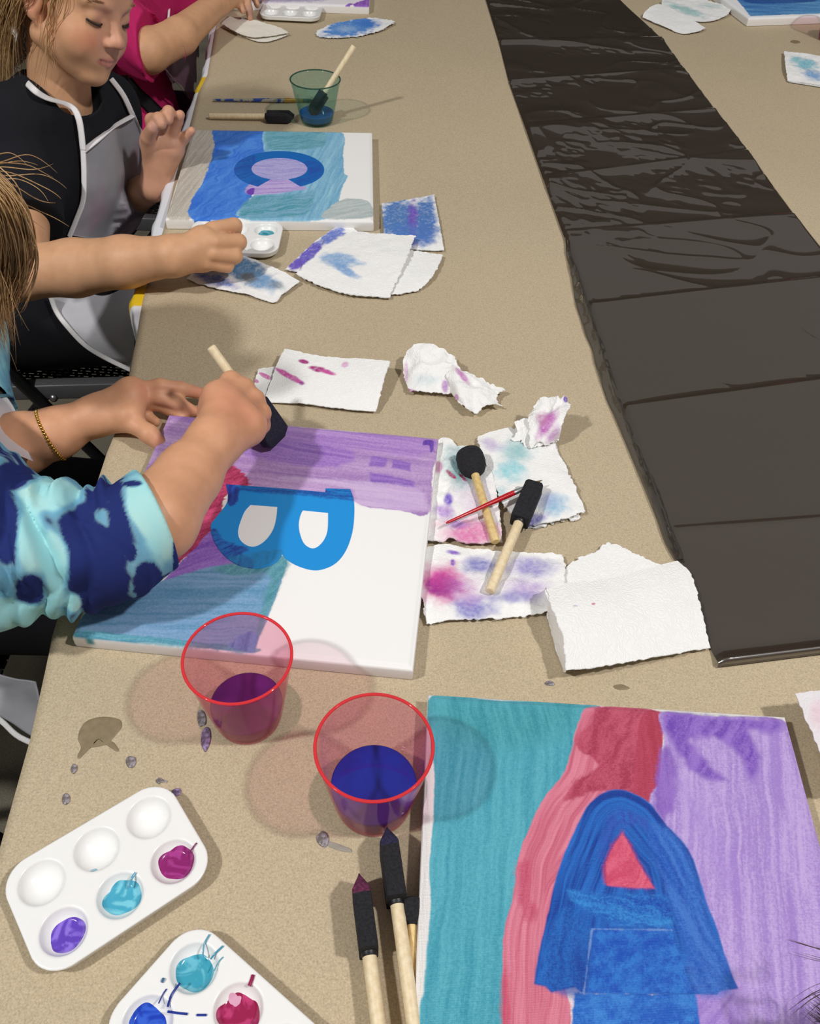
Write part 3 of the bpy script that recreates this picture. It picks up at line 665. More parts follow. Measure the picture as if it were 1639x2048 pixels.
# ------------------------------------------------------------------ cups
def cup_mat(name, tint, body, op=.14, gl=.05):
    m = bpy.data.materials.new(name); m.use_nodes = True; t = m.node_tree; t.nodes.remove(t.nodes['Principled BSDF'])
    tr = t.nodes.new('ShaderNodeBsdfTransparent'); tr.inputs[0].default_value = (*tint, 1)
    g = t.nodes.new('ShaderNodeBsdfGlossy'); g.inputs['Roughness'].default_value = gl
    lw_ = t.nodes.new('ShaderNodeLayerWeight'); lw_.inputs[0].default_value = .5
    pw = t.nodes.new('ShaderNodeMath'); pw.operation = 'POWER'; pw.inputs[1].default_value = 4; t.links.new(lw_.outputs['Facing'], pw.inputs[0])
    fr = t.nodes.new('ShaderNodeMath'); fr.operation = 'MULTIPLY_ADD'; fr.inputs[1].default_value = .35; fr.inputs[2].default_value = .025; t.links.new(pw.outputs[0], fr.inputs[0])
    d = t.nodes.new('ShaderNodeBsdfTranslucent'); d.inputs[0].default_value = (*L(body), 1); d2 = t.nodes.new('ShaderNodeBsdfDiffuse'); d2.inputs[0].default_value = (*L(body), 1)
    md = t.nodes.new('ShaderNodeMixShader'); t.links.new(d.outputs[0], md.inputs[1]); t.links.new(d2.outputs[0], md.inputs[2])
    m1 = t.nodes.new('ShaderNodeMixShader'); m1.inputs[0].default_value = op; t.links.new(tr.outputs[0], m1.inputs[1]); t.links.new(md.outputs[0], m1.inputs[2])
    m2 = t.nodes.new('ShaderNodeMixShader'); t.links.new(fr.outputs[0], m2.inputs[0]); t.links.new(m1.outputs[0], m2.inputs[1]); t.links.new(g.outputs[0], m2.inputs[2])
    t.links.new(m2.outputs[0], t.nodes['Material Output'].inputs[0]); return m
MAT_PINK = cup_mat('pink_clear_plastic', (.985, .80, .87), (255, 90, 120), .085)
MAT_PINKR = cup_mat('pink_rim', (1, .45, .5), (255, 84, 92), .85)  # edge glow of the clear pink plastic put into the rim's bright colour
MAT_TEAL = cup_mat('teal_clear_plastic', (.80, .93, .92), (70, 140, 125), .05)
MAT_TEALR = cup_mat('teal_rim', (.5, .7, .65), (50, 105, 95), .5)
def water(name, c1, c2):
    m, t, b = nt(name); n = tex(t, 'Noise', 30, 2)
    t.links.new(ramp(t, n.outputs[0], [(.35, tuple(L(c1))), (.65, tuple(L(c2)))]), b.inputs['Base Color']); b.inputs['Roughness'].default_value = .04
    return m
def make_cup(c, h, r0, r1, lv, mat, rimm, wat, label, group=None):
    root = thing('plastic_cup', (c[0], c[1], 0), label, 'cup', group)
    b0 = (c[0], c[1], .0003); th = .0011; R = lambda z: r0+(r1-r0)*(z/h)**.9
    zs = np.linspace(.004, h, 24)
    prof = [(.0003, .0012), (r0*.8, .0010), (r0*.93, 0), (r0, .0012)] + [(R(z), z) for z in zs] + [(R(z)-th, z) for z in zs[::-1]] + [(r0-.004, .0032), (.0003, .003)]
    V, F = lathe(prof, b0, 96); mesh('cup_wall', V, F, mat, root)
    a = np.linspace(0, 2*np.pi, 12, endpoint=False); rr = .0013
    V, F = lathe([(r1-.0003+rr*math.cos(q), h+.0002+rr*.8*math.sin(q)) for q in a], b0, 96, closed=True); mesh('rim', V, F, rimm, root)
    V, F = lathe([(.0002, .0036), (r0-.005, .0038), (R(.006)-.0018, .006)] + [(R(z)-th-.0004, z) for z in np.linspace(.008, lv-.0006, 8)] + [(R(lv)-th-.0014, lv-.0002), (R(lv)*.8, lv-.0006), (.0002, lv-.0006)], b0, 96)
    mesh('paint_water', V, F, wat, root); return root
c1 = (-.1295, .3845); c2 = (-.0180, .3140); cc = (-.2000, 1.5860); c4 = px(1661, 80)
make_cup(c1, .090, .0275, .0425, .022, MAT_PINK, MAT_PINKR, water('purple_water', (78, 22, 84), (104, 34, 112)), 'pink cup of purple paint water touching the canvas with the letter B', 'pink water cups')
make_cup(c2, .090, .0300, .0432, .030, MAT_PINK, MAT_PINKR, water('blue_water', (38, 40, 140), (34, 52, 160)), 'pink cup of deep blue paint water beside the canvas with the letter A', 'pink water cups')
make_cup(cc, .073, .0275, .0435, .018, MAT_TEAL, MAT_TEALR, water('teal_water', (28, 84, 150), (40, 104, 170)), 'teal cup of blue water with a foam brush leaning in it')
make_cup(c4[:2], .085, .0275, .0425, .035, MAT_PINK, MAT_PINKR, water('violet_water', (70, 60, 140), (86, 76, 156)), 'pink cup of violet water cut off by the right edge near the blue canvas', 'pink water cups')

# ------------------------------------------------------------------ brushes
def ring_loft(o, d, up, st, n=20, sq=False):
    "sections along d from o: (x, half side, half up[, shift up]); sq = rounded box sections"
    s_, f_, u_ = frame_from(d, up); V = []
    for q in st:
        x, a_, b_ = q[:3]; sh = q[3] if len(q) > 3 else 0
        for k in range(n):
            t_ = 2*math.pi*k/n; cx, sy = math.cos(t_), math.sin(t_)
            if sq: e = .16; cx = math.copysign(abs(cx)**e, cx); sy = math.copysign(abs(sy)**e, sy)
            V.append(np.asarray(o)+f_*x+s_*a_*cx+u_*(b_*sy+sh))
    k = len(V); V = V+V[:n]+V[-n:]; F = [tuple(q)[::-1] for q in grid_faces(len(st), n, wrap=True)]+[tuple(range(k, k+n))]+[tuple(range(k+n, k+2*n))[::-1]]
    return np.array(V), F
def foam_mat(name, col, tipcol=None):
    m, t, b = nt(name); n = tex(t, 'Voronoi', 1300); c = L(col)
    n2 = tex(t, 'Noise', 500, 3)
    t.links.new(ramp(t, n2.outputs[0], [(.35, tuple(c*.6)), (.7, tuple(c*1.7+.004))]), b.inputs['Base Color']); b.inputs['Roughness'].default_value = .85
    bump_to(t, b, n.outputs[0], .6, .0008); return m
MAT_FOAM = foam_mat('black_foam', (24, 24, 30)); MAT_FOAM_P = foam_mat('foam_soaked_magenta', (92, 30, 66)); MAT_FOAM_B = foam_mat('foam_soaked_blue', (32, 30, 62))
MAT_FOAM_N = foam_mat('foam_navy', (26, 28, 48))
m, t, b = nt('dowel_wood'); n = tex(t, 'Noise', 35, 4, .6, stretch=(6, 6, 1)); 
t.links.new(ramp(t, n.outputs[0], [(.3, tuple(L((222, 200, 158)))), (.7, tuple(L((240, 224, 190))))]), b.inputs['Base Color']); b.inputs['Roughness'].default_value = .5
bump_to(t, b, n.outputs[0], .08, .0003); MAT_DOWEL = m
m2_ = m.copy(); m2_.name = 'bamboo'; 
for q in m2_.node_tree.nodes:
    if q.type == 'VALTORGB': q.color_ramp.elements[0].color = (*L((205, 172, 108)), 1); q.color_ramp.elements[1].color = (*L((230, 204, 146)), 1)
MAT_BAMBOO = m2_
def foam_brush(tip, end, label, hl=.052, w=.026, th=.014, edge=True, hr=.0047, group=None, tipmat=None, chisel=.012, roll=None, mat=None, name='foam_brush', wedge=True):
    tip = np.asarray(tip, float); end = np.asarray(end, float); d = end-tip; Ltot = np.linalg.norm(d); d /= Ltot
    s_, f_, u_ = frame_from(d); 
    if roll is not None: u_, s_ = math.cos(roll)*u_+math.sin(roll)*s_, math.cos(roll)*s_-math.sin(roll)*u_
    root = thing(name, tip+d*hl, label, 'paintbrush', group)
    A, B = (th/2, w/2) if edge else (w/2, th/2)         # side, up half sizes
    def sec(x):
        if wedge:
            k = min(1, x/chisel); kk = min(1, .62+.38*x/(chisel*.8))
            t_, w_ = max(.0006, th/2*k**.95), w/2*kk
        else: t_, w_ = th/2*min(1, .8+x*60), w/2*min(1, .9+x*60)
        return (x, t_, w_) if edge else (x, w_, t_)
    mm = mat or MAT_FOAM
    if tipmat:
        V, F = ring_loft(tip, d, u_, [sec(x) for x in np.linspace(chisel*1.25, hl, 6)], 28, True); hd = mesh('foam_head', V, F, mm, root)
        V, F = ring_loft(tip, d, u_, [sec(x) for x in np.linspace(0, chisel*1.25, 10)], 28, True); tag(mesh('foam_tip', V, F, tipmat, hd), 'paint soaked foam tip')
    else:
        V, F = ring_loft(tip, d, u_, [sec(x) for x in list(np.linspace(0, chisel, 8))+[chisel*1.3, hl*.7, hl-.001]]+[(hl, A*.93, B*.93)], 28, True); mesh('foam_head', V, F, mm, root)
    st = [(0, hr, hr), (Ltot-hl-.0015, hr, hr), (Ltot-hl-.0004, hr*.9, hr*.9), (Ltot-hl, hr*.6, hr*.6)]
    V, F = ring_loft(tip+d*hl, d, u_, st, 28); hn = mesh('wooden_handle', V, F, MAT_DOWEL, root)
    V, F = ring_loft(tip+d*(hl-.004), d, u_, [(0, hr*1.15, hr*1.15), (.0065, hr*1.12, hr*1.12), (.007, hr, hr)], 24); mesh('collar', V, F, MAT_BLACK, hn); return root
def ext(a, b, l):
    a = np.asarray(a); b = np.asarray(b); d = (b-a)/np.linalg.norm(b-a); return a+d*l
z_ = .0145
foam_brush(px(773, 1664, z_), ext(px(773, 1664, z_), px(826, 2040, z_), .155), 'longest foam brush beside the letter A canvas, its black tip tinted blue', tipmat=MAT_FOAM_B, w=.028, th=.0145, hr=.0050, group='foam brushes at the bottom')
foam_brush(px(718, 1756, z_), ext(px(718, 1756, z_), px(755, 2040, z_), .15), 'foam brush with a magenta soaked tip, leftmost of the three at the bottom', tipmat=MAT_FOAM_P, w=.028, th=.0135, hr=.0050, group='foam brushes at the bottom')
foam_brush(px(1068, 972, .017), px(979, 1183, .014), 'foam brush with a blunt black head lying across two stained paper towels', hl=.055, w=.0175, th=.0195, wedge=False, hr=.0050)
foam_brush(px(588, 233, .010), px(418, 232, .007), 'foam brush lying above the letter C canvas, black head touching the teal cup', hl=.049, w=.026, th=.013, edge=False, hr=.0048, chisel=.01)
foam_brush((cc[0]-.012, cc[1]-.006, .012), px(708, 92, .122), 'foam brush standing in the teal cup with its pale handle sticking out', hl=.046, w=.026, th=.013, edge=False, hr=.0050)
def dabber(tip, end, r, ln, label, mat=MAT_FOAM, flat=.5, hr=.0045, name='sponge_dabber'):
    tip = np.asarray(tip); end = np.asarray(end); d = end-tip; Lt = np.linalg.norm(d); d /= Lt; root = thing(name, tip+d*ln, label, 'paintbrush')
    st = [(x*ln, r*k, r*k) for x, k in ((0, .45), (.02, .74), (.08, .92), (.2, .99), (.45, 1), (.65, .95), (.82, .78), (.93, .55), (1, .38))]
    V, F = ring_loft(tip, d, (0, 0, 1), st, 32); mesh('sponge_head', V, F, mat, root)
    V, F = ring_loft(tip+d*ln*.93, d, (0, 0, 1), [(0, hr*1.03, hr*1.03), (.003, hr, hr), ((Lt-ln)*.55, hr*.97, hr*.97), (Lt-ln*.93-.001, hr*1.05, hr*1.05), (Lt-ln*.93, hr*.8, hr*.8)], 24); mesh('bamboo_handle', V, F, MAT_BAMBOO, root); return root
dabber(px(936, 905, .018), px(991, 1084, .010), .0155, .034, 'round black sponge dabber with a bamboo handle on the stained paper towels')
dabber(px(822, 1797, .010), ext(px(822, 1797, .010), px(826, 2040, .008), .14), .0088, .019, 'small black sponge dabber squeezed between a foam brush and the letter A canvas', hr=.0036)
def fine_brush(a, b_, label, col, fer, hair, r=.0026):
    a = np.asarray(a); b_ = np.asarray(b_); d = b_-a; Lt = np.linalg.norm(d); d /= Lt; root = thing('fine_paintbrush', a+d*Lt/2, label, 'paintbrush')
    st = [(0, r*.35, r*.35), (.003, r*.55, r*.55), (Lt*.35, r*.8, r*.8), (Lt*.62, r*1.15, r*1.15), (Lt*.70, r*1.1, r*1.1)]
    V, F = ring_loft(a, d, (0, 0, 1), st, 18); mesh('handle', V, F, col, root)
    V, F = ring_loft(a, d, (0, 0, 1), [(Lt*.69, r*1.12, r*1.12), (Lt*.73, r*1.15, r*1.15), (Lt*.75, r, r), (Lt*.87, r*.8, r*.8)], 18); mesh('metal_ferrule', V, F, fer, root)
    V, F = ring_loft(a, d, (0, 0, 1), [(Lt*.865, r*.75, r*.75), (Lt*.91, r*.85, r*.85), (Lt*.96, r*.5, r*.5), (Lt, r*.08, r*.08)], 18); mesh('bristles', V, F, hair, root); return root
fine_brush(px(892, 1046, .020), px(1084, 960, .022), 'thin red paintbrush lying across the round sponge dabber', plain('red_lacquer', (186, 26, 36), .25, .05, 200, 0), plain('silver_ferrule', (214, 214, 214), .25, .02, 200, 0, Metallic=.9), plain('brown_bristle', (120, 98, 54), .7))
m, t, b = nt('blue_flaked_lacquer'); n = tex(t, 'Noise', 90, 2); t.links.new(ramp(t, n.outputs[0], [(.46, tuple(L((32, 62, 140)))), (.52, tuple(L((150, 146, 130))))]), b.inputs['Base Color']); b.inputs['Roughness'].default_value = .4
fine_brush(px(426, 200, .004), px(632, 201, .005), 'thin blue paintbrush with worn paint, above the letter C canvas beside the teal cup', m, plain('brass_ferrule', (200, 160, 80), .3, .02, 200, 0, Metallic=.8), plain('green_bristle', (70, 84, 70), .8), r=.0036)

# ------------------------------------------------------------------ palettes
MAT_PAL = plain('white_gloss_plastic', (240, 240, 238), .22, .01, 100, .02)
PW, PH, PR, PZ = .0655, .0445, .021, .0125
def palette_mesh():
    def f(P, d):
        x, y, z = np.abs(P[:, 0]), np.abs(P[:, 1]), P[:, 2]
        tap = (PZ-z)*.22
        qx = x-(PW-PR-tap); qy = y-(PH-PR-tap)
        rr = np.sqrt(np.maximum(qx, 0)**2+np.maximum(qy, 0)**2)+np.minimum(np.maximum(qx, qy), 0)-PR
        body = np.maximum(rr, np.abs(z-(PZ-.0045))-.0045+.0012)-.0
        body = np.where((rr > 0) | (np.abs(z-(PZ-.0045)) > .0033), np.sqrt(np.maximum(rr, 0)**2+np.maximum(np.abs(z-(PZ-.0045))-.0033, 0)**2), body)-.0012
        inner = np.maximum(rr+.0022, (z-(PZ-.0024))); body = np.maximum(body, -inner)
        for i in (-1, 0, 1):
            for j in (-1, 1):
                c = np.array([i*.0420, j*.0208, PZ+.0050]); l = (P-c)/np.array([1, 1, .92]); k = np.linalg.norm(l, axis=1)
                bowl = np.maximum(k-.0197, z-(PZ-.001)); h = np.clip(.5+.5*(bowl-body)/.001, 0, 1); body = bowl*(1-h)+body*h-.001*h*(1-h)
                cut = k-.0175; h = np.clip(.5-.5*(body+cut)/.0014, 0, 1); body = body*(1-h)-cut*h+.0014*h*(1-h)
        return body
    B = Body(); B.fn(f); V, F = B.mesh((-.070, -.049, -.004), (.070, .049, .016), .00075, 1.6)
    V[:, 2] -= V[:, 2].min(); return V, F
PV, PF = palette_mesh()
def well_z(r, dz=0): return PZ+.0050+.0010-.92*math.sqrt(max(0, .0172**2-r*r))+dz
def make_palette(c, rot, label, paints, strings=(), group='six-well palettes', z0=.0008):
    ca, sa = math.cos(rot), math.sin(rot); root = thing('paint_palette', (c[0], c[1], z0), label, 'palette', group)
    W = lambda u, v, z: (c[0]+ca*u-sa*v, c[1]+sa*u+ca*v, z+z0)
    V = np.column_stack([c[0]+ca*PV[:, 0]-sa*PV[:, 1], c[1]+sa*PV[:, 0]+ca*PV[:, 1], PV[:, 2]+z0]); mesh('tray', V, PF, MAT_PAL, root)
    zof = PV[:, 2].max()-PZ
    for (i, j, col, col2, rad, ox, oy, lob, sd) in paints:
        n, nr_ = 72, 16; a = np.linspace(0, 2*np.pi, n, endpoint=False); ra = rad*(1+lob*np.sin(2*a+sd)+lob*.7*np.sin(3*a+sd*2)+lob*.5*np.sin(5*a+sd*3)+.06*lob*np.sin(11*a))
        cu, cv = i*.0420+ox, j*.0208+oy; lev = None; VV = []; cols = []
        for q in range(nr_+1):
            f = q/nr_
            for k in range(n):
                u = cu+ra[k]*f*math.cos(a[k]); v = cv+ra[k]*f*math.sin(a[k]); r = math.hypot(u-i*.042, v-j*.0208)
                zz = max(well_z(min(r, .0168))+zof-.001, well_z(0)+zof+.0022) + .0007*(1-f**4)-.0004
                VV.append(W(u, v, zz)); s_ = fbm(u/.006+.8*math.sin(v/.004), v/.006+.8*math.cos(u/.004), 3, int(sd*3)); cols.append(L(col)*(1-sm(.4, .62, s_))+L(col2)*sm(.4, .62, s_))
        F = [tuple(x) for x in grid_faces(nr_+1, n, wrap=True, flip=False)]
        mesh('paint_puddle', np.array(VV), F, MAT_WET, root, col=np.array(cols))
    for (col, pts, r) in strings:
        pts = [np.array(px(x, y, PZ+z0+.0012+dz)) for x, y, dz in pts]; V, F = tube(smooth_poly(pts, 6, False), r, 8); mesh('paint_dribble', V, F, plain('wet_'+'_'.join(map(str, col)), col, .15, .05, 200, 0), root)
    return root
MAT_WET = attr('wet_paint', .16, .12, .0006, 120)
p1c = (-.2093, .2433); p1r = math.radians(38.6)
make_palette(p1c, p1r, 'white palette with purple, teal and magenta paint and three empty wells', [
    (-1, -1, (96, 66, 180), (140, 112, 216), .0122, .001, -.001, .04, 1.), (0, -1, (70, 164, 192), (120, 200, 218), .0130, .001, 0, .07, 2.2), (1, -1, (136, 34, 104), (166, 60, 138), .0128, .002, 0, .06, 3.1), (0, 1, (120, 190, 214), (120, 190, 214), .0022, -.008, -.0115, .1, 1)],
    [((92, 165, 195), [(258, 1775, -.004), (263, 1758, -.0005), (271, 1745, 0)], .0009), ((130, 40, 100), [(378, 1706, -.003), (386, 1695, 0), (393, 1686, .0002)], .0006)])
p2a = px(388, 1937, .0125)[:2]; r2 = math.radians(-34.7); dc = np.array([math.cos(r2), math.sin(r2)]); db = np.array([dc[1], -dc[0]])
p2c = p2a+dc*.042+db*.0208
make_palette(p2c, r2, 'white palette with teal, blue and crimson paint cut off by the bottom edge', [
    (-1, 1, (60, 154, 178), (104, 184, 204), .0128, .001, -.001, .05, 1.4), (-1, -1, (26, 60, 176), (52, 96, 206), .0130, 0, -.002, .08, 2.9), (0, 1, (150, 30, 76), (186, 60, 112), .0132, .001, -.001, .1, .6), (0, 1, (232, 200, 214), (214, 160, 186), .0055, -.006, .003, .12, 2.1)],
    [((70, 150, 180), [(405, 1915, -.002), (408, 1890, 0), (419, 1869, .0002)], .0006), ((70, 150, 180), [(421, 1918, -.002), (432, 1905, 0), (446, 1892, 0)], .0007), ((80, 160, 185), [(428, 1942, 0), (436, 1925, 0), (446, 1914, 0)], .0004),
     ((30, 50, 140), [(335, 2014, 0), (343, 1990, 0), (360, 1966, 0)], .0008), ((30, 50, 140), [(317, 2007, 0), (325, 1990, 0), (333, 1978, 0)], .0005), ((34, 56, 150), [(335, 2023, 0), (355, 2026, 0), (375, 2028, 0)], .0008), ((34, 56, 150), [(393, 2030, 0), (413, 2030, 0)], .0008),
     ((150, 30, 80), [(498, 1972, 0), (503, 1960, 0), (506, 1950, 0)], .0013), ((60, 110, 150), [(324, 1960, 0), (328, 1961, 0)], .0016)])
make_palette((-.2720, 1.1545), 0.02, 'white palette with teal paint under the hand of the child in black', [(1, 1, (40, 130, 150), (80, 168, 184), .0115, 0, 0, .03, 1.), (-1, 1, (60, 70, 150), (90, 100, 180), .012, 0, 0, .05, 2)])
make_palette((-.3140, 2.127), 0.0, 'white palette with specks of blue, teal and red, furthest up the table', [(1, 1, (30, 40, 130), (50, 60, 160), .007, 0, -.006, .1, 1.), (0, -1, (40, 130, 130), (80, 160, 160), .009, 0, -.004, .08, 2.), (1, -1, (150, 20, 60), (180, 50, 90), .008, 0, -.004, .1, 3.), (-1, -1, (60, 80, 120), (80, 100, 150), .006, 0, -.005, .1, .4)])

# ------------------------------------------------------------------ drips on the paper
def drip(pts, r, col, label, h=.0008, name='paint_drip', z=.0006, lob=.12, sd=1., mat=None):
    "pts outline in photo pixels, or centre + radius"
    P = np.array([px(a, b_)[:2] for a, b_ in smooth_poly(pts, 5)]) ; c = P.mean(0); V = []; 
    z = max(z, float(paper_z(c[0], c[1]))+.0003)
    for f, hh in ((1., -.0003), (.97, h*.35), (.85, h*.75), (.6, h*.95), (.3, h), (.02, h)):
        V += [(*(c+(q-c)*f), z+hh) for q in P]
    F = [tuple(q) for q in grid_faces(6, len(P), wrap=True)]; F.append(tuple(range(5*len(P), 6*len(P))))
    return tag(mesh(name, V, F, mat or MAT_DRIP, None), label, 'paint drip', 'grey paint drips')
m, t, b = nt('grey_shimmer_paint'); n = tex(t, 'Noise', 400, 3); t.links.new(ramp(t, n.outputs[0], [(.3, tuple(L((92, 84, 80)))), (.5, tuple(L((124, 116, 116)))), (.7, tuple(L((168, 162, 172))))]), b.inputs['Base Color']); b.inputs['Roughness'].default_value = .3; bump_to(t, b, n.outputs[0], .4, .001); MAT_DRIP = m
m3_ = m.copy(); m3_.name = 'purple_shimmer_paint'; 
for q in m3_.node_tree.nodes:
    if q.type == 'VALTORGB':
        for e, cc_ in zip(q.color_ramp.elements, ((84, 70, 84), (118, 100, 128), (160, 140, 184))): e.color = (*L(cc_), 1)
stain = plain('soaked_paper', (134, 119, 92), .5, .12, 160, .1)
def el(x, y, a, b_, ang=0, n=9, j=.12, sd=0):
    r = np.random.default_rng(sd); A_ = math.radians(ang); out = []
    for k in range(n):
        t_ = 2*math.pi*k/n; q = 1+j*(r.random()-.5)*2; u, v = a*q*math.cos(t_), b_*q*math.sin(t_); out.append((x+u*math.cos(A_)-v*math.sin(A_), y+u*math.sin(A_)+v*math.cos(A_)))
    return out
drip([(160, 1460), (170, 1445), (190, 1436), (215, 1434), (240, 1440), (243, 1455), (232, 1470), (222, 1482), (228, 1486), (238, 1500), (232, 1503), (218, 1490), (195, 1494), (170, 1498), (163, 1512), (158, 1518), (155, 1512), (162, 1495), (156, 1478)], 0, None, 'widest flat wet stain on the paper near the left table edge', .0002, mat=stain)
drip(el(403, 1437, 9, 17, -5, sd=1), 0, None, 'grey drip just below the cup of purple water, uppermost of its pair')
drip(el(412, 1477, 10, 26, 6, sd=2), 0, None, 'long purplish grey drip below the cup of purple water, lowest of its pair', mat=m3_)
drip(el(262, 1524, 11, 12, 0, sd=3), 0, None, 'round grey drip right of the wide wet stain')
drip(el(148, 1538, 6, 10, 15, sd=4), 0, None, 'small grey drip directly under the wide wet stain')
drip(el(132, 1598, 8, 12, 15, sd=5), 0, None, 'grey oval drip above the left end of the upper palette')
drip([(312, 1560), (320, 1556), (326, 1560), (334, 1562), (333, 1565), (325, 1565), (318, 1568), (313, 1565)], 0, None, 'tiny tailed grey drip above the upper palette')
drip(el(353, 1585, 10, 8, -20, sd=6), 0, None, 'brownish drip touching the top corner of the upper palette', mat=m3_)
drip(el(645, 1679, 12, 16, -10, sd=7), 0, None, 'blue grey drip with a smear, above the bottom foam brushes')
drip([(655, 1683), (675, 1688), (700, 1698), (702, 1705), (680, 1702), (655, 1692)], 0, None, 'pale smear trailing right from the blue grey drip', .0002, mat=plain('pale_smear', (150, 144, 134), .6, .1, 160, .1))
drip(el(1099, 1367, 10, 5, 5, sd=8), 0, None, 'faint grey spot between the folded white towel and the letter A canvas', .0003)
drip(el(1242, 1375, 15, 5, 5, sd=9), 0, None, 'faint brown spot just above the letter A canvas', .0002, mat=stain)
drip(el(1589, 84, 10, 3, 5, sd=10), 0, None, 'dark spot beside the violet water cup at the right edge', .0003, mat=stain)

# ------------------------------------------------------------------ paper towels
m, t, b = nt('paper_towel')
a = t.nodes.new('ShaderNodeAttribute'); a.attribute_name = 'Col'; t.links.new(a.outputs['Color'], b.inputs['Base Color']); b.inputs['Roughness'].default_value = .85; b.inputs['Specular IOR Level'].default_value = .2
vo = tex(t, 'Voronoi', 26); vo.inputs['Randomness'].default_value = .8
m1 = t.nodes.new('ShaderNodeMath'); m1.operation = 'MULTIPLY'; m1.inputs[1].default_value = 62; t.links.new(vo.outputs['Distance'], m1.inputs[0])
m2 = t.nodes.new('ShaderNodeMath'); m2.operation = 'SINE'; t.links.new(m1.outputs[0], m2.inputs[0])
v2 = tex(t, 'Voronoi', 700); m3 = t.nodes.new('ShaderNodeMath'); m3.operation = 'MULTIPLY'; t.links.new(m2.outputs[0], m3.inputs[0]); t.links.new(v2.outputs['Distance'], m3.inputs[1])
n5 = tex(t, 'Noise', 900, 3); m4 = t.nodes.new('ShaderNodeMath'); m4.operation = 'MULTIPLY_ADD'; m4.inputs[1].default_value = .7; t.links.new(n5.outputs[0], m4.inputs[0]); t.links.new(m3.outputs[0], m4.inputs[2]); m4.inputs[1].default_value = .35
bump_to(t, b, m4.outputs[0], .30, .0008); MAT_TOWEL = m
def sheet(top, right, bottom, left, nu=90, nv=90, wr=.0008, ws=.02, rag=.0006, th=.0005, seed=1, crum=0., cs=.03):
    "soft sheet spanning four edge curves of (photo x, photo y, height in mm)"
    def cv(P, n):
        W = np.array([px(q[0], q[1], q[2]/1000) for q in P]); W = smooth_poly(W, 12, False) if len(W) > 2 else np.array([W[0], W[1]])
        s_ = np.concatenate([[0], np.cumsum(np.linalg.norm(np.diff(W, axis=0), axis=1))]); s_ /= s_[-1]; q = np.linspace(0, 1, n); return np.column_stack([np.interp(q, s_, W[:, i]) for i in range(3)])
    T, Bm, Lf, Rt = cv(top, nu), cv(bottom, nu), cv(left, nv), cv(right, nv)
    u = np.linspace(0, 1, nu)[None, :, None]; v = np.linspace(0, 1, nv)[:, None, None]
    S = (1-v)*T[None]+v*Bm[None]+(1-u)*Lf[:, None]+u*Rt[:, None]-((1-u)*(1-v)*T[0]+u*(1-v)*T[-1]+(1-u)*v*Bm[0]+u*v*Bm[-1])
    U, Vv = np.meshgrid(np.linspace(0, 1, nu), np.linspace(0, 1, nv)); X, Y = S[..., 0], S[..., 1]
    ed = np.minimum(np.minimum(U, 1-U), np.minimum(Vv, 1-Vv))
    em = sm(.03, 0, ed)
    S[..., 0] += rag*em*(fbm(Y/.004, X/.004, 2, seed)-.5)*4; S[..., 1] += rag*em*(fbm(X/.004, Y/.004, 2, seed+1)-.5)*4
    S[..., 2] += wr*(fbm(X/ws, Y/ws, 3, seed+2)-.35)*2
    if crum:
        q = fbm(X/cs, Y/cs, 2, seed+7); q2 = fbm(X/cs*1.9+3, Y/cs*1.9, 2, seed+8); S[..., 2] += crum*((1-np.abs(2*q-1)*2)+.5*(1-np.abs(2*q2-1)*2))
    S[..., 2] = np.maximum(S[..., 2], .0014)
    V = S.reshape(-1, 3); n = len(V); Fq = grid_faces(nv, nu)
    dd = V.copy(); dd[:, 2] -= th; loop_i = np.arange(n).reshape(nv, nu); lp = np.concatenate([loop_i[0], loop_i[1:, -1], loop_i[-1, -2::-1], loop_i[-2:0:-1, 0]])
    V2 = np.vstack([V, dd]); nx = np.roll(lp, -1); Fs = np.column_stack([lp, nx, nx+n, lp+n])
    return V2, np.vstack([Fq[:, ::-1], Fq+n, Fs])
def towel(sheets, label, blobs=(), group='paper towels', name='paper_towel', base=(243, 243, 241), cat='paper towel'):
    VV, FF, n = [], [], 0
    for v, f in sheets: VV.append(v); FF.append(f+n); n += len(v)
    V = np.vstack(VV); p = Paint(V[:, 0], V[:, 1], base); X, Y = pj(V)
    for bl in blobs:
        x, y, rx, ry, col = bl[:5]; ang, op, soft = (list(bl[5:])+[0, .8, .6][len(bl)-5:])[:3]
        A_ = math.radians(ang); dx, dy = X-x, Y-y; u = (dx*math.cos(A_)+dy*math.sin(A_))/rx; v = (-dx*math.sin(A_)+dy*math.cos(A_))/ry
        r = np.sqrt(u*u+v*v)+.35*(fbm(V[:, 0]/.010, V[:, 1]/.010, 3, int(x) % 90)-.5)*2*(1 if soft > .2 else .5)
        mk = (1-sm(1-soft, 1+soft*.25, r))*op*(.7+.6*fbm(V[:, 0]/.0025, V[:, 1]/.0025, 2, int(y) % 80)); mk = np.clip(mk, 0, 1)[:, None]
        p.c = p.c*(1-mk)+L(col)*mk
    return tag(mesh(name, V, np.vstack(FF), MAT_TOWEL, col=p.c), label, cat, group)
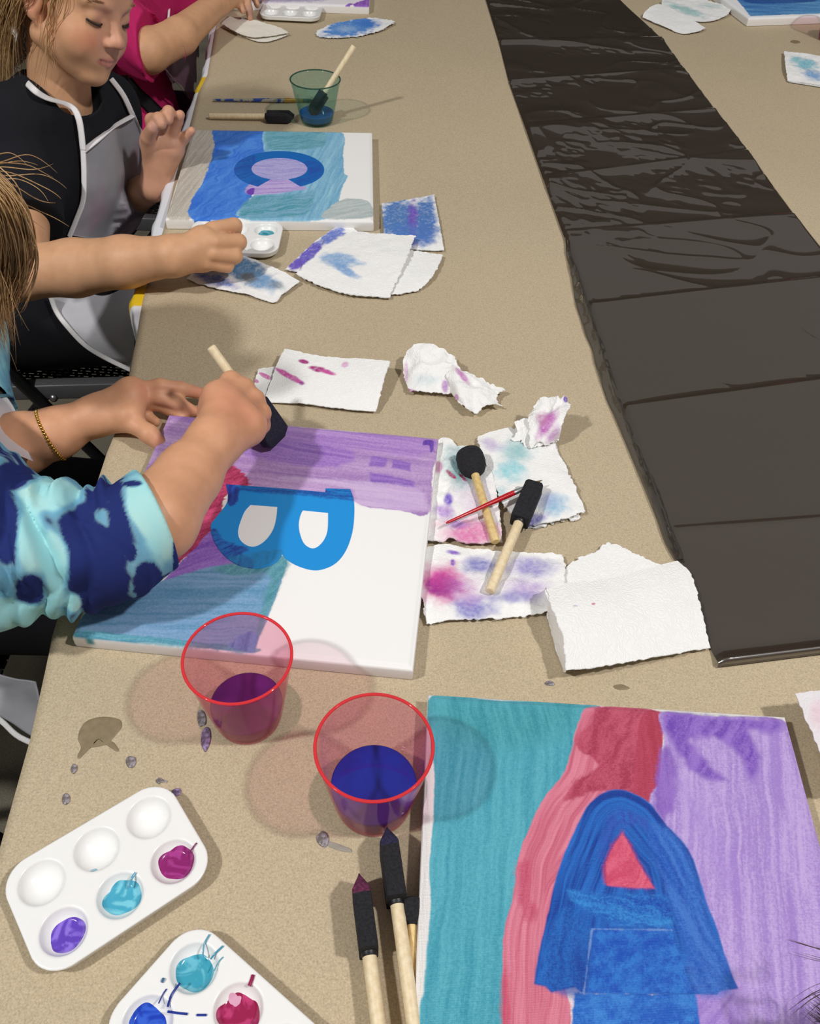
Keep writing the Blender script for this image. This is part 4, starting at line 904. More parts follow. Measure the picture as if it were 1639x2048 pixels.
# big clean folded towel
towel([sheet([(1100, 1160, 3), (1150, 1122, 4), (1190, 1100, 4), (1216, 1084, 4)], [(1216, 1084, 4), (1262, 1102, 4), (1300, 1122, 4), (1352, 1130, 3)], [(1110, 1230, 3), (1250, 1200, 3), (1352, 1130, 3)], [(1100, 1160, 3), (1110, 1230, 3)], rag=.0016, seed=81),
       sheet([(1088, 1182, 26), (1130, 1166, 24), (1200, 1158, 19), (1290, 1138, 14), (1354, 1121, 10)], [(1354, 1121, 10), (1384, 1155, 12), (1402, 1225, 11), (1419, 1296, 5)], [(1130, 1342, 20), (1200, 1334, 16), (1310, 1316, 10), (1419, 1296, 5)], [(1088, 1182, 26), (1104, 1222, 30), (1124, 1275, 27), (1130, 1342, 20)], wr=.0016, ws=.05, seed=82),
       sheet([(1086, 1180, 26), (1092, 1176, 26)], [(1092, 1176, 26), (1106, 1222, 30), (1126, 1275, 27), (1132, 1341, 20)], [(1127, 1344, 2), (1129, 1344, 11), (1132, 1341, 20)], [(1086, 1182, 4), (1094, 1230, 2), (1108, 1290, 2), (1127, 1344, 2)], nu=24, seed=83),
       sheet([(1110, 1190, 10), (1345, 1135, 5)], [(1345, 1135, 5), (1410, 1290, 3)], [(1140, 1336, 4), (1410, 1295, 3)], [(1110, 1190, 10), (1140, 1336, 4)], seed=84)],
      'large clean folded white paper towel beside the corner of the black runner', [(1186, 1208, 5, 2, (200, 60, 120), 0, .8, .2), (1150, 1212, 5, 2, (150, 150, 200), 0, .5, .3)])
towel([sheet([(850, 1096, 3), (895, 1090, 5), (935, 1100, 5), (985, 1103, 4), (1124, 1110, 5)], [(1124, 1110, 5), (1130, 1150, 6), (1118, 1190, 6), (1092, 1228, 4)], [(853, 1250, 3), (905, 1243, 4), (980, 1240, 4), (1092, 1228, 4)], [(850, 1096, 3), (842, 1165, 5), (845, 1205, 6), (853, 1250, 3)], wr=.0024, ws=.022, rag=.001, seed=85, crum=.0008, cs=.02)],
      'paper towel stained magenta, purple and blue under the blunt foam brush handle', [(885, 1168, 55, 50, (214, 90, 160), 0, .9, .7), (885, 1172, 36, 26, (150, 50, 140), 0, .9, .6), (880, 1160, 60, 30, (196, 70, 150), 20, .6, .8), (960, 1130, 50, 22, (120, 120, 190), 0, .8, .8), (945, 1215, 55, 26, (130, 130, 200), 5, .85, .7), (1060, 1135, 60, 26, (140, 130, 200), 0, .75, .8), (1050, 1180, 60, 26, (180, 150, 210), 0, .7, .8), (1020, 1195, 70, 14, (120, 120, 190), 0, .6, .8), (905, 1105, 16, 6, (140, 100, 200), 10, .9, .5), (905, 1125, 6, 8, (130, 80, 190), 0, .8, .4), (930, 1180, 50, 40, (190, 140, 205), 0, .5, .9), (1075, 1205, 25, 20, (150, 140, 160), 0, .4, .9)])
towel([sheet([(872, 884, 4), (895, 876, 7), (915, 892, 6), (945, 895, 3), (962, 900, 4)], [(962, 900, 4), (985, 955, 6), (996, 1010, 7), (1004, 1088, 3)], [(852, 1084, 3), (885, 1086, 4), (900, 1078, 7), (930, 1090, 4), (1004, 1088, 3)], [(872, 884, 4), (864, 940, 5), (858, 1010, 5), (852, 1084, 3)], wr=.003, ws=.025, seed=86, crum=.0012, cs=.018)],
      'paper towel stained pink and violet under the round sponge dabber', [(920, 925, 45, 45, (140, 185, 190), 0, .75, .8), (925, 945, 30, 40, (110, 165, 170), 0, .6, .7), (935, 1065, 75, 32, (222, 130, 180), 0, .9, .7), (897, 998, 12, 14, (120, 90, 200), 0, .85, .6), (885, 1022, 26, 18, (180, 140, 210), 20, .8, .7), (915, 1050, 26, 12, (150, 110, 200), 0, .7, .7), (900, 948, 16, 5, (160, 30, 90), 40, .9, .3), (876, 935, 10, 14, (190, 110, 160), 0, .7, .4), (950, 1000, 50, 50, (205, 180, 220), 0, .5, .9), (925, 955, 10, 3, (160, 40, 100), 45, .9, .3)])
towel([sheet([(953, 874, 5), (990, 862, 7), (1040, 856, 8), (1100, 872, 6)], [(1100, 872, 6), (1132, 935, 7), (1142, 960, 7), (1170, 1026, 4)], [(1042, 1056, 3), (1080, 1050, 4), (1130, 1040, 5), (1170, 1026, 4)], [(953, 874, 5), (970, 925, 7), (1000, 1000, 6), (1042, 1056, 3)], wr=.0022, ws=.03, rag=.0012, seed=87, crum=.0006),
       sheet([(960, 890, 3), (1110, 880, 3)], [(1110, 880, 3), (1163, 1036, 2)], [(1050, 1058, 2), (1163, 1036, 2)], [(960, 890, 3), (1050, 1058, 2)], rag=.002, seed=88)],
      'paper towel stained pale teal, right of the round sponge dabber', [(1020, 940, 40, 28, (150, 210, 220), 0, .85, .8), (1030, 905, 40, 24, (150, 200, 205), 0, .7, .8), (1035, 895, 26, 30, (140, 190, 195), 0, .5, .8), (985, 890, 26, 14, (190, 170, 215), 20, .6, .8), (1110, 1010, 34, 26, (140, 190, 220), 0, .8, .8), (1065, 1040, 34, 14, (120, 120, 190), -20, .85, .6), (1090, 1000, 26, 20, (150, 160, 210), 0, .6, .8), (1000, 990, 14, 20, (160, 205, 215), 0, .6, .8)])
towel([sheet([(1056, 832, 24), (1080, 802, 34), (1110, 800, 40), (1133, 796, 46)], [(1133, 796, 46), (1137, 820, 40), (1122, 856, 26), (1116, 882, 8)], [(1058, 904, 6), (1075, 892, 9), (1090, 896, 7), (1116, 882, 8)], [(1056, 832, 24), (1058, 855, 22), (1055, 880, 14), (1058, 904, 6)], wr=.004, ws=.03, rag=.0014, seed=89, crum=.004, cs=.024),
       sheet([(1030, 850, 16), (1050, 838, 22), (1075, 845, 27), (1096, 862, 24)], [(1096, 862, 24), (1090, 880, 15), (1076, 895, 8)], [(1022, 888, 6), (1040, 884, 8), (1058, 902, 6), (1076, 895, 8)], [(1030, 850, 16), (1032, 868, 12), (1022, 888, 6)], wr=.003, ws=.03, rag=.0014, seed=90, crum=.003, cs=.02)],
      'crumpled paper towel tuft streaked magenta standing on the teal stained towel', [(1092, 850, 14, 42, (196, 110, 190), 30, .85, .5), (1085, 838, 16, 20, (190, 120, 170), 10, .7, .7), (1132, 798, 6, 8, (110, 70, 180), 0, .9, .4), (1105, 870, 12, 24, (200, 130, 205), 30, .7, .7)])
towel([sheet([(806, 716, 14), (830, 696, 22), (862, 693, 26), (902, 712, 22), (918, 738, 20)], [(918, 738, 20), (912, 760, 18), (902, 792, 5)], [(818, 790, 3), (840, 786, 6), (870, 790, 4), (902, 792, 5)], [(806, 716, 14), (805, 745, 8), (818, 790, 3)], wr=.003, ws=.03, seed=91, crum=.0035, cs=.03, rag=.001),
       sheet([(898, 728, 20), (922, 742, 22), (960, 762, 14), (1008, 786, 5)], [(1008, 786, 5), (992, 796, 8), (1003, 820, 3)], [(905, 796, 5), (930, 818, 9), (952, 832, 4), (975, 812, 9), (1003, 820, 3)], [(898, 728, 20), (893, 760, 14), (905, 796, 5)], wr=.003, ws=.03, seed=92, crum=.003, cs=.026, rag=.0014)],
      'crumpled white paper towel with purple edges right of the pink streaked one', [(818, 782, 26, 6, (190, 110, 180), 10, .8, .5), (890, 772, 8, 16, (180, 130, 195), 0, .8, .7), (925, 752, 22, 7, (190, 110, 180), 50, .8, .6), (912, 795, 5, 9, (205, 150, 205), 0, .8, .4), (850, 760, 30, 14, (205, 222, 226), 0, .6, .8), (812, 745, 5, 24, (205, 160, 200), 0, .6, .6)])
towel([sheet([(568, 697, 16), (600, 704, 12), (650, 714, 12), (715, 716, 16), (780, 723, 20)], [(780, 723, 20), (766, 770, 16), (752, 824, 5)], [(528, 803, 4), (600, 808, 5), (680, 818, 5), (752, 824, 5)], [(568, 697, 16), (546, 748, 12), (528, 803, 4)], wr=.0016, ws=.05, seed=93),
       sheet([(560, 722, 7), (770, 735, 10)], [(770, 735, 10), (748, 824, 3)], [(520, 798, 3), (748, 824, 3)], [(560, 722, 7), (520, 798, 3)], seed=94),
       sheet([(518, 737, 6), (565, 732, 8)], [(565, 732, 8), (540, 800, 3)], [(506, 786, 3), (540, 800, 3)], [(518, 737, 6), (510, 760, 6), (506, 786, 3)], nu=40, seed=95)],
      'folded white paper towel with pink brush marks in the middle of the table', [(580, 753, 34, 6, (206, 96, 170), 28, .95, .25), (603, 766, 6, 5, (150, 60, 150), 0, .8, .4), (607, 723, 12, 5, (170, 60, 130), 5, .95, .3), (634, 738, 18, 7, (170, 50, 130), 10, .95, .4), (655, 744, 18, 5, (200, 90, 160), 20, .9, .4), (690, 729, 8, 7, (215, 150, 195), 0, .7, .4), (530, 752, 14, 5, (214, 120, 180), 25, .9, .3), (512, 762, 6, 4, (200, 100, 170), 25, .9, .3)])
towel([sheet([(763, 408, 4), (820, 398, 5), (868, 390, 5)], [(868, 390, 5), (878, 445, 6), (888, 502, 3)], [(770, 492, 3), (830, 500, 3), (888, 502, 3)], [(763, 408, 4), (766, 450, 8), (770, 492, 3)], wr=.0014, seed=96)],
      'square paper towel soaked blue with a purple stripe, right of the letter C canvas', [(795, 440, 42, 60, (84, 126, 188), 0, 1., .5), (850, 440, 26, 58, (80, 122, 186), 0, 1., .5), (825, 445, 12, 62, (112, 86, 186), 0, .9, .6), (830, 470, 60, 26, (80, 120, 190), 0, .8, .4)])
towel([sheet([(655, 474, 9), (700, 464, 9), (760, 468, 12), (830, 472, 14)], [(830, 472, 14), (812, 520, 14), (778, 596, 5)], [(592, 548, 8), (640, 572, 6), (700, 590, 5), (778, 596, 5)], [(655, 474, 9), (622, 512, 10), (592, 548, 8)], wr=.0012, seed=97, rag=.0012),
       sheet([(820, 500, 7), (850, 505, 7), (886, 510, 6)], [(886, 510, 6), (866, 552, 7), (834, 582, 3)], [(750, 592, 3), (795, 588, 4), (834, 582, 3)], [(820, 500, 7), (790, 540, 7), (750, 592, 3)], seed=98, rag=.001),
       sheet([(688, 446, 5), (700, 452, 5), (722, 470, 4)], [(722, 470, 4), (670, 500, 4), (600, 546, 4)], [(570, 539, 4), (600, 546, 4)], [(688, 446, 5), (640, 476, 6), (605, 505, 6), (570, 539, 4)], seed=99, wr=.001)],
      'folded white paper towel with a blue fan-shaped mark, below the letter C canvas', [(680, 520, 48, 16, (140, 175, 215), 6, .9, .5), (690, 540, 36, 10, (130, 168, 214), 28, .9, .5), (620, 505, 46, 12, (110, 100, 195), -42, 1., .3), (665, 470, 36, 12, (110, 130, 205), -28, .95, .4), (592, 530, 20, 12, (110, 90, 190), -30, .9, .4)])
towel([sheet([(372, 556, 4), (420, 520, 6), (478, 508, 7)], [(478, 508, 7), (540, 532, 8), (600, 562, 7)], [(440, 580, 3), (500, 592, 4), (546, 606, 3), (565, 590, 5), (600, 562, 7)], [(372, 556, 4), (400, 568, 3), (440, 580, 3)], wr=.002, ws=.025, seed=100)],
      'paper towel soaked blue and grey under the hand of the child in black', [(490, 540, 60, 30, (90, 132, 172), 20, 1., .5), (430, 560, 50, 14, (110, 130, 200), 15, .9, .6), (520, 560, 50, 22, (120, 160, 200), 20, .9, .6), (495, 555, 22, 12, (110, 112, 118), 10, .9, .6), (555, 570, 18, 8, (130, 140, 150), 10, .7, .7)])
towel([sheet([(455, 33, 14), (500, 38, 12), (562, 56, 10)], [(562, 56, 10), (577, 66, 8)], [(440, 46, 10), (500, 74, 8), (577, 66, 8)], [(455, 33, 14), (440, 46, 10)], wr=.001, seed=101),
       sheet([(448, 44, 5), (570, 62, 4)], [(570, 62, 4), (577, 70, 3)], [(446, 54, 3), (520, 84, 3), (577, 70, 3)], [(448, 44, 5), (446, 54, 3)], wr=.001, seed=102)],
      'folded cream paper napkin in front of the hand of the child in pink', [(487, 36, 14, 4, (130, 130, 160), 0, .6, .6)], base=(238, 234, 222))
towel([sheet([(629, 64, 4), (672, 46, 6), (735, 36, 6), (765, 38, 6)], [(765, 38, 6), (786, 42, 7), (788, 46, 7)], [(640, 74, 3), (672, 76, 3), (740, 68, 4), (788, 46, 7)], [(629, 64, 4), (632, 70, 3), (640, 74, 3)], wr=.001, rag=.003, seed=103)],
      'ragged strip of paper towel soaked bright blue near the top of the table', [(700, 55, 62, 18, (84, 142, 214), -8, 1., .35), (735, 48, 30, 10, (62, 120, 205), 0, .8, .6), (690, 58, 24, 8, (180, 205, 225), 0, .5, .8)])
towel([sheet([(1300, 14, 14), (1322, 9, 12), (1370, 32, 12), (1411, 56, 6)], [(1411, 56, 6), (1400, 62, 5)], [(1284, 35, 4), (1322, 51, 4), (1364, 67, 3), (1400, 62, 5)], [(1300, 14, 14), (1288, 25, 10), (1284, 35, 4)], wr=.001, seed=104)],
      'thickly folded white paper towel beside the top right edge of the black runner')
towel([sheet([(1336, -4, 6), (1380, -6, 6), (1430, 6, 6), (1467, 10, 8)], [(1467, 10, 8), (1456, 28, 8)], [(1345, 26, 4), (1385, 42, 3), (1424, 42, 4), (1456, 28, 8)], [(1330, -4, 6), (1322, 8, 6), (1345, 26, 4)], wr=.002, seed=105)],
      'paper towel streaked pale teal touching the corner of the top right blue canvas', [(1370, 20, 50, 9, (150, 196, 196), 18, .8, .7), (1420, 12, 30, 6, (180, 205, 206), 0, .6, .8)])
towel([sheet([(1370, -12, 3), (1418, -12, 3)], [(1418, -12, 3), (1415, 4, 3)], [(1366, 4, 3), (1415, 4, 3)], [(1370, -12, 3), (1366, 4, 3)], nu=30, nv=30, seed=108)], 'corner of a white paper towel at the top edge, behind the teal streaked one')
towel([sheet([(1567, 103, 6), (1610, 108, 7), (1670, 116, 7)], [(1670, 116, 7), (1675, 178, 4)], [(1574, 162, 3), (1630, 170, 3), (1675, 178, 4)], [(1567, 103, 6), (1570, 135, 8), (1574, 162, 3)], wr=.0016, seed=106), sheet([(1572, 140, 4), (1670, 150, 4)], [(1670, 150, 4), (1674, 180, 2)], [(1576, 164, 2), (1674, 180, 2)], [(1572, 140, 4), (1576, 164, 2)], nu=40, nv=30, seed=107)],
      'folded paper towel dabbed turquoise, cut off by the right edge', [(1610, 128, 30, 14, (110, 186, 204), 10, .85, .7), (1625, 150, 26, 12, (90, 150, 205), 20, .8, .7), (1590, 118, 14, 8, (120, 195, 205), 0, .7, .7)])
towel([sheet([(1590, 1387, 34), (1640, 1380, 36), (1700, 1376, 34)], [(1700, 1376, 34), (1790, 1560, 30)], [(1668, 1580, 26), (1730, 1575, 28), (1790, 1560, 30)], [(1590, 1387, 34), (1620, 1460, 32), (1668, 1580, 26)], wr=.002, ws=.05, seed=109),
       sheet([(1605, 1400, 26), (1700, 1390, 26)], [(1700, 1390, 26), (1790, 1570, 3)], [(1680, 1585, 2), (1790, 1570, 3)], [(1605, 1400, 26), (1625, 1440, 14), (1680, 1585, 2)], seed=110)],
      'raised pale pink paper towel at the right edge beside the letter A canvas', [(1640, 1430, 30, 40, (226, 190, 206), 0, .6, .8)], base=(228, 224, 226))
# ------------------------------------------------------------------ people: shared
def skin_mat():
    m, t, b = nt('skin'); a = t.nodes.new('ShaderNodeAttribute'); a.attribute_name = 'Col'
    n = tex(t, 'Noise', 60, 4); n2 = tex(t, 'Noise', 900, 2)
    t.links.new(mix(t, 1., a.outputs['Color'], ramp(t, n.outputs[0], [(.3, (.93, .90, .88)), (.7, (1.04, 1.03, 1.03))]), 'MULTIPLY'), b.inputs['Base Color'])
    b.inputs['Roughness'].default_value = .5; b.inputs['Subsurface Weight'].default_value = .12; b.inputs['Subsurface Scale'].default_value = .006; b.inputs['Subsurface Radius'].default_value = (1, .4, .2); b.inputs['Specular IOR Level'].default_value = .35
    bump_to(t, b, n2.outputs[0], .08, .0004); return m
MAT_SKIN = skin_mat()
def cloth_mat(name, col, rough=.9, sc=1400):
    m = plain(name, col, rough, .10, sc, .3, .0006); m.node_tree.nodes['Principled BSDF'].inputs['Specular IOR Level'].default_value = .15; return m
MAT_BTEE = cloth_mat('black_cotton', (30, 31, 36)); MAT_PANTS = cloth_mat('dark_trousers', (24, 24, 28)); MAT_PINKS = cloth_mat('hot_pink_cotton', (190, 40, 100))
MAT_TIE = attr('tie_dye_cotton', .9, .25, .0006, 1300, **{'Specular IOR Level': .15})
def veil(name, col, fac=.8, spots=None):
    m, t, b = nt(name); n = tex(t, 'Noise', 14, 4); a = L(col)
    t.links.new(ramp(t, n.outputs[0], [(.3, tuple(a*.86)), (.7, tuple(np.minimum(a*1.1, 1)))]), b.inputs['Base Color']); b.inputs['Roughness'].default_value = .6
    if spots:
        n7 = tex(t, 'Noise', 9, 3); src = b.inputs['Base Color'].links[0].from_socket
        t.links.new(mix(t, ramp(t, n7.outputs[0], [(.5, (0, 0, 0)), (.68, (.8, .8, .8))]), src, tuple(L(spots))), b.inputs['Base Color'])
    n2 = tex(t, 'Noise', 60, 3); bump_to(t, b, n2.outputs[0], .2, .002)
    tr = t.nodes.new('ShaderNodeBsdfTransparent'); mx = t.nodes.new('ShaderNodeMixShader'); mx.inputs[0].default_value = fac
    t.links.new(tr.outputs[0], mx.inputs[1]); t.links.new(b.outputs[0], mx.inputs[2]); t.links.new(mx.outputs[0], t.nodes['Material Output'].inputs[0]); return m
def hair_mat(name, c1, c2):
    m, t, b = nt(name); a = t.nodes.new('ShaderNodeAttribute'); a.attribute_name = 'Col'; t.links.new(a.outputs['Color'], b.inputs['Base Color'])
    b.inputs['Roughness'].default_value = .42; b.inputs['Specular IOR Level'].default_value = .4; return m
MAT_HAIR = hair_mat('hair', None, None)
MAT_BIND = cloth_mat('white_binding', (228, 226, 226), .8, 1200)
def n3(P, s, sd=0): return .5*(fbm(P[:, 0]/s+P[:, 2]/s*.6, P[:, 1]/s-P[:, 2]/s*.5, 2, sd)+fbm(P[:, 2]/s, (P[:, 0]+P[:, 1])/s, 2, sd+4))
def plane_cut(pt, n, k=.002):
    pt = np.asarray(pt, float); n = np.asarray(n, float); n = n/np.linalg.norm(n)
    def f(P, d):
        e = (P-pt) @ n; h = np.clip(.5-.5*(e-d)/k, 0, 1); return e*(1-h)+d*h+k*h*(1-h)
    return f
def local_cut(pt, n, rad, k=.002):
    "cut only near pt, so that a hem on one limb leaves the rest alone"
    g = plane_cut(pt, n, k); pt = np.asarray(pt, float)
    def f(P, d): return np.where(np.linalg.norm(P-pt, axis=1) < rad, g(P, d), d)
    return f
def finger(B, pts, rs, k=.003):
    B.chain(pts, rs, k)
def open_hand(B, wr, d, up=(0, 0, 1), mir=1, sc=1., curl=.25):
    "palm, four unequal bent fingers and a thumb leaving the side of the palm"
    s_, f_, u_ = frame_from(d, up); s_ = s_*mir; wr = np.asarray(wr, float); P = lambda a, b_, c: wr+(s_*a+f_*b_+u_*c)*sc
    B.cap(wr, P(.016, .055, .002), .019*sc, .012*sc, .01).cap(wr, P(-.018, .052, .0), .018*sc, .011*sc, .01).cap(P(.016, .045, .002), P(-.018, .045, 0), .012*sc, .011*sc, .008)
    for x, l, r in ((.024, .056, .0074), (.008, .064, .0078), (-.008, .060, .0074), (-.022, .048, .0064)):
        B.chain([P(x, .056, .002), P(x*1.15, .056+l*.45, .004), P(x*1.2, .056+l*.75, .002-l*curl*.5), P(x*1.2, .056+l*.95, -l*curl*1.3)], [r*1.1*sc, r*sc, r*.95*sc, r*.8*sc], .003)
    B.chain([P(.020, .018, 0), P(.038, .036, -.004), P(.042, .060, -.008)], [.011*sc, .009*sc, .007*sc], .006)
def strands(paths, n, r, cols, seed=1, jit=.004, sides=4, taper=True):
    "locks of hair: each path (list of points) is followed by n thin tapering strands"
    g = np.random.default_rng(seed); VV, FF, CC, o = [], [], [], 0
    for path, cnt, rad, spread in paths:
        P0 = smooth_poly(np.array(path, float), 6, False); m_ = len(P0); tt = np.linspace(0, 1, m_)[None, :, None]
        tg = np.gradient(P0, axis=0); tg /= np.linalg.norm(tg, axis=1)[:, None]+1e-9; s_ = np.cross(tg, (.3, .5, .81)); s_ /= np.linalg.norm(s_, axis=1)[:, None]+1e-9; u_ = np.cross(s_, tg)
        off = g.normal(0, 1, (cnt, 1, 3))*rad; off2 = off+g.normal(0, 1, (cnt, 1, 3))*spread; ph = g.random((cnt, 1, 1))*6
        q = P0[None]+off*(1-tt)+off2*tt+np.sin(tt*5+ph)*g.normal(0, 1, (cnt, 1, 3))*jit
        rr = r*(.6+.8*g.random((cnt, 1, 1)))*(1-.85*tt**3)
        an = 2*math.pi*np.arange(sides)/sides
        V = q[:, :, None]+rr[:, :, None]*(np.cos(an)[None, None, :, None]*s_[None, :, None]+np.sin(an)[None, None, :, None]*u_[None, :, None])
        Fq = grid_faces(m_, sides, wrap=True); n_ = m_*sides
        VV.append(V.reshape(-1, 3)); FF.append((Fq[None]+(np.arange(cnt)*n_)[:, None, None]).reshape(-1, 4)+o); o += cnt*n_
        cc = L(cols[0])+(L(cols[1])-L(cols[0]))*g.random((cnt, 1)); CC.append(np.repeat(cc, n_, axis=0))
    return np.vstack(VV), np.vstack(FF), np.vstack(CC)
from mathutils.bvhtree import BVHTree
def bvh_of(V, F): return BVHTree.FromPolygons([tuple(v) for v in V], [tuple(int(i) for i in f) for f in F])
def ray(bv, x, y):
    d = _f + CX*(x-819.5)/FPX + CU*(1024-y)/FPX; d = d/np.linalg.norm(d); h = bv.ray_cast(Vector(C0), Vector(d)); return (np.array(h[0]), np.linalg.norm(np.array(h[0])-C0)) if h[0] is not None else (None, None)
def drape(bv, top, right, bottom, left, off=.006, nu=50, nv=60, sm_it=6, wave=.003):
    "cloth panel lying over a body; its outline is read off the photo, its depth from the body"
    def cv(P, n): P = np.array(P, float); P = smooth_poly(P, 10, False) if len(P) > 2 else P; s_ = np.concatenate([[0], np.cumsum(np.linalg.norm(np.diff(P, axis=0), axis=1))]); s_ /= s_[-1]; q = np.linspace(0, 1, n); return np.column_stack([np.interp(q, s_, P[:, i]) for i in range(2)])
    T, Bm, Lf, Rt = cv(top, nu), cv(bottom, nu), cv(left, nv), cv(right, nv)
    u = np.linspace(0, 1, nu)[None, :, None]; v = np.linspace(0, 1, nv)[:, None, None]
    S = (1-v)*T[None]+v*Bm[None]+(1-u)*Lf[:, None]+u*Rt[:, None]-((1-u)*(1-v)*T[0]+u*(1-v)*T[-1]+(1-u)*v*Bm[0]+u*v*Bm[-1])
    D = np.full(S.shape[:2], np.nan)
    for i in range(nv):
        for j in range(nu):
            q, dd = ray(bv, *S[i, j]); 
            if dd is not None: D[i, j] = dd
    for _ in range(400):
        bad = np.isnan(D)
        if not bad.any(): break
        P_ = np.pad(D, 1, constant_values=np.nan); st = np.stack([P_[:-2, 1:-1], P_[2:, 1:-1], P_[1:-1, :-2], P_[1:-1, 2:]]); import warnings
        with warnings.catch_warnings(): warnings.simplefilter('ignore'); mn = np.nanmean(st, 0)
        D = np.where(bad, mn, D)
    D0 = D.copy()
    for _ in range(sm_it):
        P_ = np.pad(D, 1, mode='edge'); D = np.minimum((P_[:-2, 1:-1]+P_[2:, 1:-1]+P_[1:-1, :-2]+P_[1:-1, 2:])/4, D0)
    out = np.zeros((nv, nu, 3))
    for i in range(nv):
        for j in range(nu):
            x, y = S[i, j]; d = _f + CX*(x-819.5)/FPX + CU*(1024-y)/FPX; d = d/np.linalg.norm(d)
            out[i, j] = C0+d*(D[i, j]-off)
    out += (wave*(fbm(out[..., 0]*12+out[..., 2]*9, out[..., 1]*14, 2, 5)-.5))[..., None]*np.array([.5, -.6, .6])
    return out
def panel(name, S, mat, parent, th=.0012):
    nv, nu = S.shape[:2]; V = S.reshape(-1, 3); n = len(V); d = np.array([0, .7, -.7])*th
    V2 = np.vstack([V, V+d]); Fq = grid_faces(nv, nu); li = np.arange(n).reshape(nv, nu); lp = np.concatenate([li[0], li[1:, -1], li[-1, -2::-1], li[-2:0:-1, 0]]); nx = np.roll(lp, -1)
    return mesh(name, V2, np.vstack([Fq[:, ::-1], Fq+n, np.column_stack([lp, nx, nx+n, lp+n])]), mat, parent)
def ribbon(name, P, w, mat, parent, nrm=(0, -.6, .7), th=.0014):
    P = smooth_poly(np.array(P), 5, False); nrm = np.array(nrm, float); nrm /= np.linalg.norm(nrm); rows = []
    for i, p in enumerate(P):
        t_ = P[min(i+1, len(P)-1)]-P[max(i-1, 0)]; t_ /= np.linalg.norm(t_)+1e-9; s_ = np.cross(t_, nrm); s_ /= np.linalg.norm(s_)+1e-9
        rows.append([p-s_*w/2, p+nrm*th*.6-s_*w*.3, p+nrm*th*.6+s_*w*.3, p+s_*w/2, p-nrm*th+s_*w*.3, p-nrm*th-s_*w*.3])
    V = np.array(rows).reshape(-1, 3); F = [tuple(q) for q in grid_faces(len(P), 6, wrap=True)]; return mesh(name, V, F, mat, parent)
SK = (214, 166, 128)

# ------------------------------------------------------------------ child in black t-shirt
HS = .9                                        # a child's head, a tenth smaller than the proportions below
G = lambda *p: C0+HS*(np.array(p, float)-C0)
HC = G(-.5543, 1.4885, .2137)
hr_, hf_ = np.array([-.38836504, -.86933613, .30565877]), np.array([.85976816, -.46119841, -.21930514]); hu_ = np.cross(hr_, hf_)
HR = np.column_stack([hr_, hf_, hu_])          # columns: head right, forward, up
def head_body():
    H = Body()
    H.ell((0, -.016, .030), (.073, .090, .080), k=.02).ell((0, .024, -.034), (.058, .058, .066), k=.03).ell((0, .046, .036), (.054, .034, .044), k=.02)
    for s in (-1, 1):
        H.ell((s*.034, .044, -.040), (.027, .028, .030), k=.02); H.cap((s*.050, -.004, -.056), (s*.012, .050, -.086), .020, .018, k=.02)
        H.cap((s*.018, .0745, .0175), (s*.046, .060, .019), .0065, .006, k=.012)
    H.ell((0, .058, -.090), (.018, .018, .014), k=.014)
    for s in (-1, 1): H.ell((s*.031, .088, .001), (.018, .013, .0115), k=.010, op='-')
    H.cap((0, .074, .006), (0, .090, -.024), .0062, .0085, k=.012).ell((0, .0925, -.029), (.0102, .0095, .0085), k=.008)
    for s in (-1, 1):
        H.ell((s*.0115, .084, -.033), (.0062, .0085, .0060), k=.005); H.ell((s*.0058, .090, -.0395), (.0030, .0042, .0028), k=.002, op='-')
        H.ell((s*.031, .0625, .0005), (.0150, .0140, .0125), k=.004)
        H.cap((s*.020, .0755, -.0055), (s*.042, .0690, -.0045), .0016, .0012, k=.004)
    H.ell((0, .064, -.060), (.027, .017, .018), k=.014)
    H.chain([(-.022, .0725, -.0580), (-.008, .0808, -.0565), (0, .0815, -.0575), (.008, .0808, -.0565), (.022, .0725, -.0580)], [.0010, .0024, .0022, .0024, .0010], .004)
    H.chain([(-.018, .0742, -.0612), (0, .0806, -.0655), (.018, .0742, -.0612)], [.0012, .0032, .0012], .004)
    H.chain([(-.025, .0722, -.0575), (-.009, .0836, -.0606), (.009, .0836, -.0606), (.025, .0722, -.0575)], [.0010, .0012, .0012, .0010], .0016); H.p[-3:] = [(*q[:6], '-') for q in H.p[-3:]]
    for s in (-1, 1):
        H.ell((s*.0735, -.010, -.010), (.0085, .017, .028), k=.006); H.cap((s*.071, -.004, -.033), (s*.068, -.001, -.042), .006, .004, k=.005)
        H.ell((s*.0815, -.008, -.008), (.0060, .0095, .017), k=.004, op='-')
    return H
HEAD = head_body()
def head_fn(P, d):
    near = np.linalg.norm(P-HC, axis=1) < .19
    if near.any():
        e = HEAD.ev((P[near]-HC) @ HR/HS)*HS; dn = d[near]; k = .012; h = np.clip(.5+.5*(e-dn)/k, 0, 1); d = d.copy(); d[near] = e*(1-h)+dn*h-k*h*(1-h)
    return d
hl_ = lambda x, y, z: HC+HR @ np.array([x, y, z])*HS
p1 = thing('person', (-.66, 1.45, FLOOR), 'child in black t-shirt and grey apron looking down beside the letter C canvas', 'person', None)
SH = np.array([-.598, 1.245, .066]); EB = px(40, 545, .002); SLH = G(-.585, 1.590, .000); ELB = py(258, 398, 1.46)
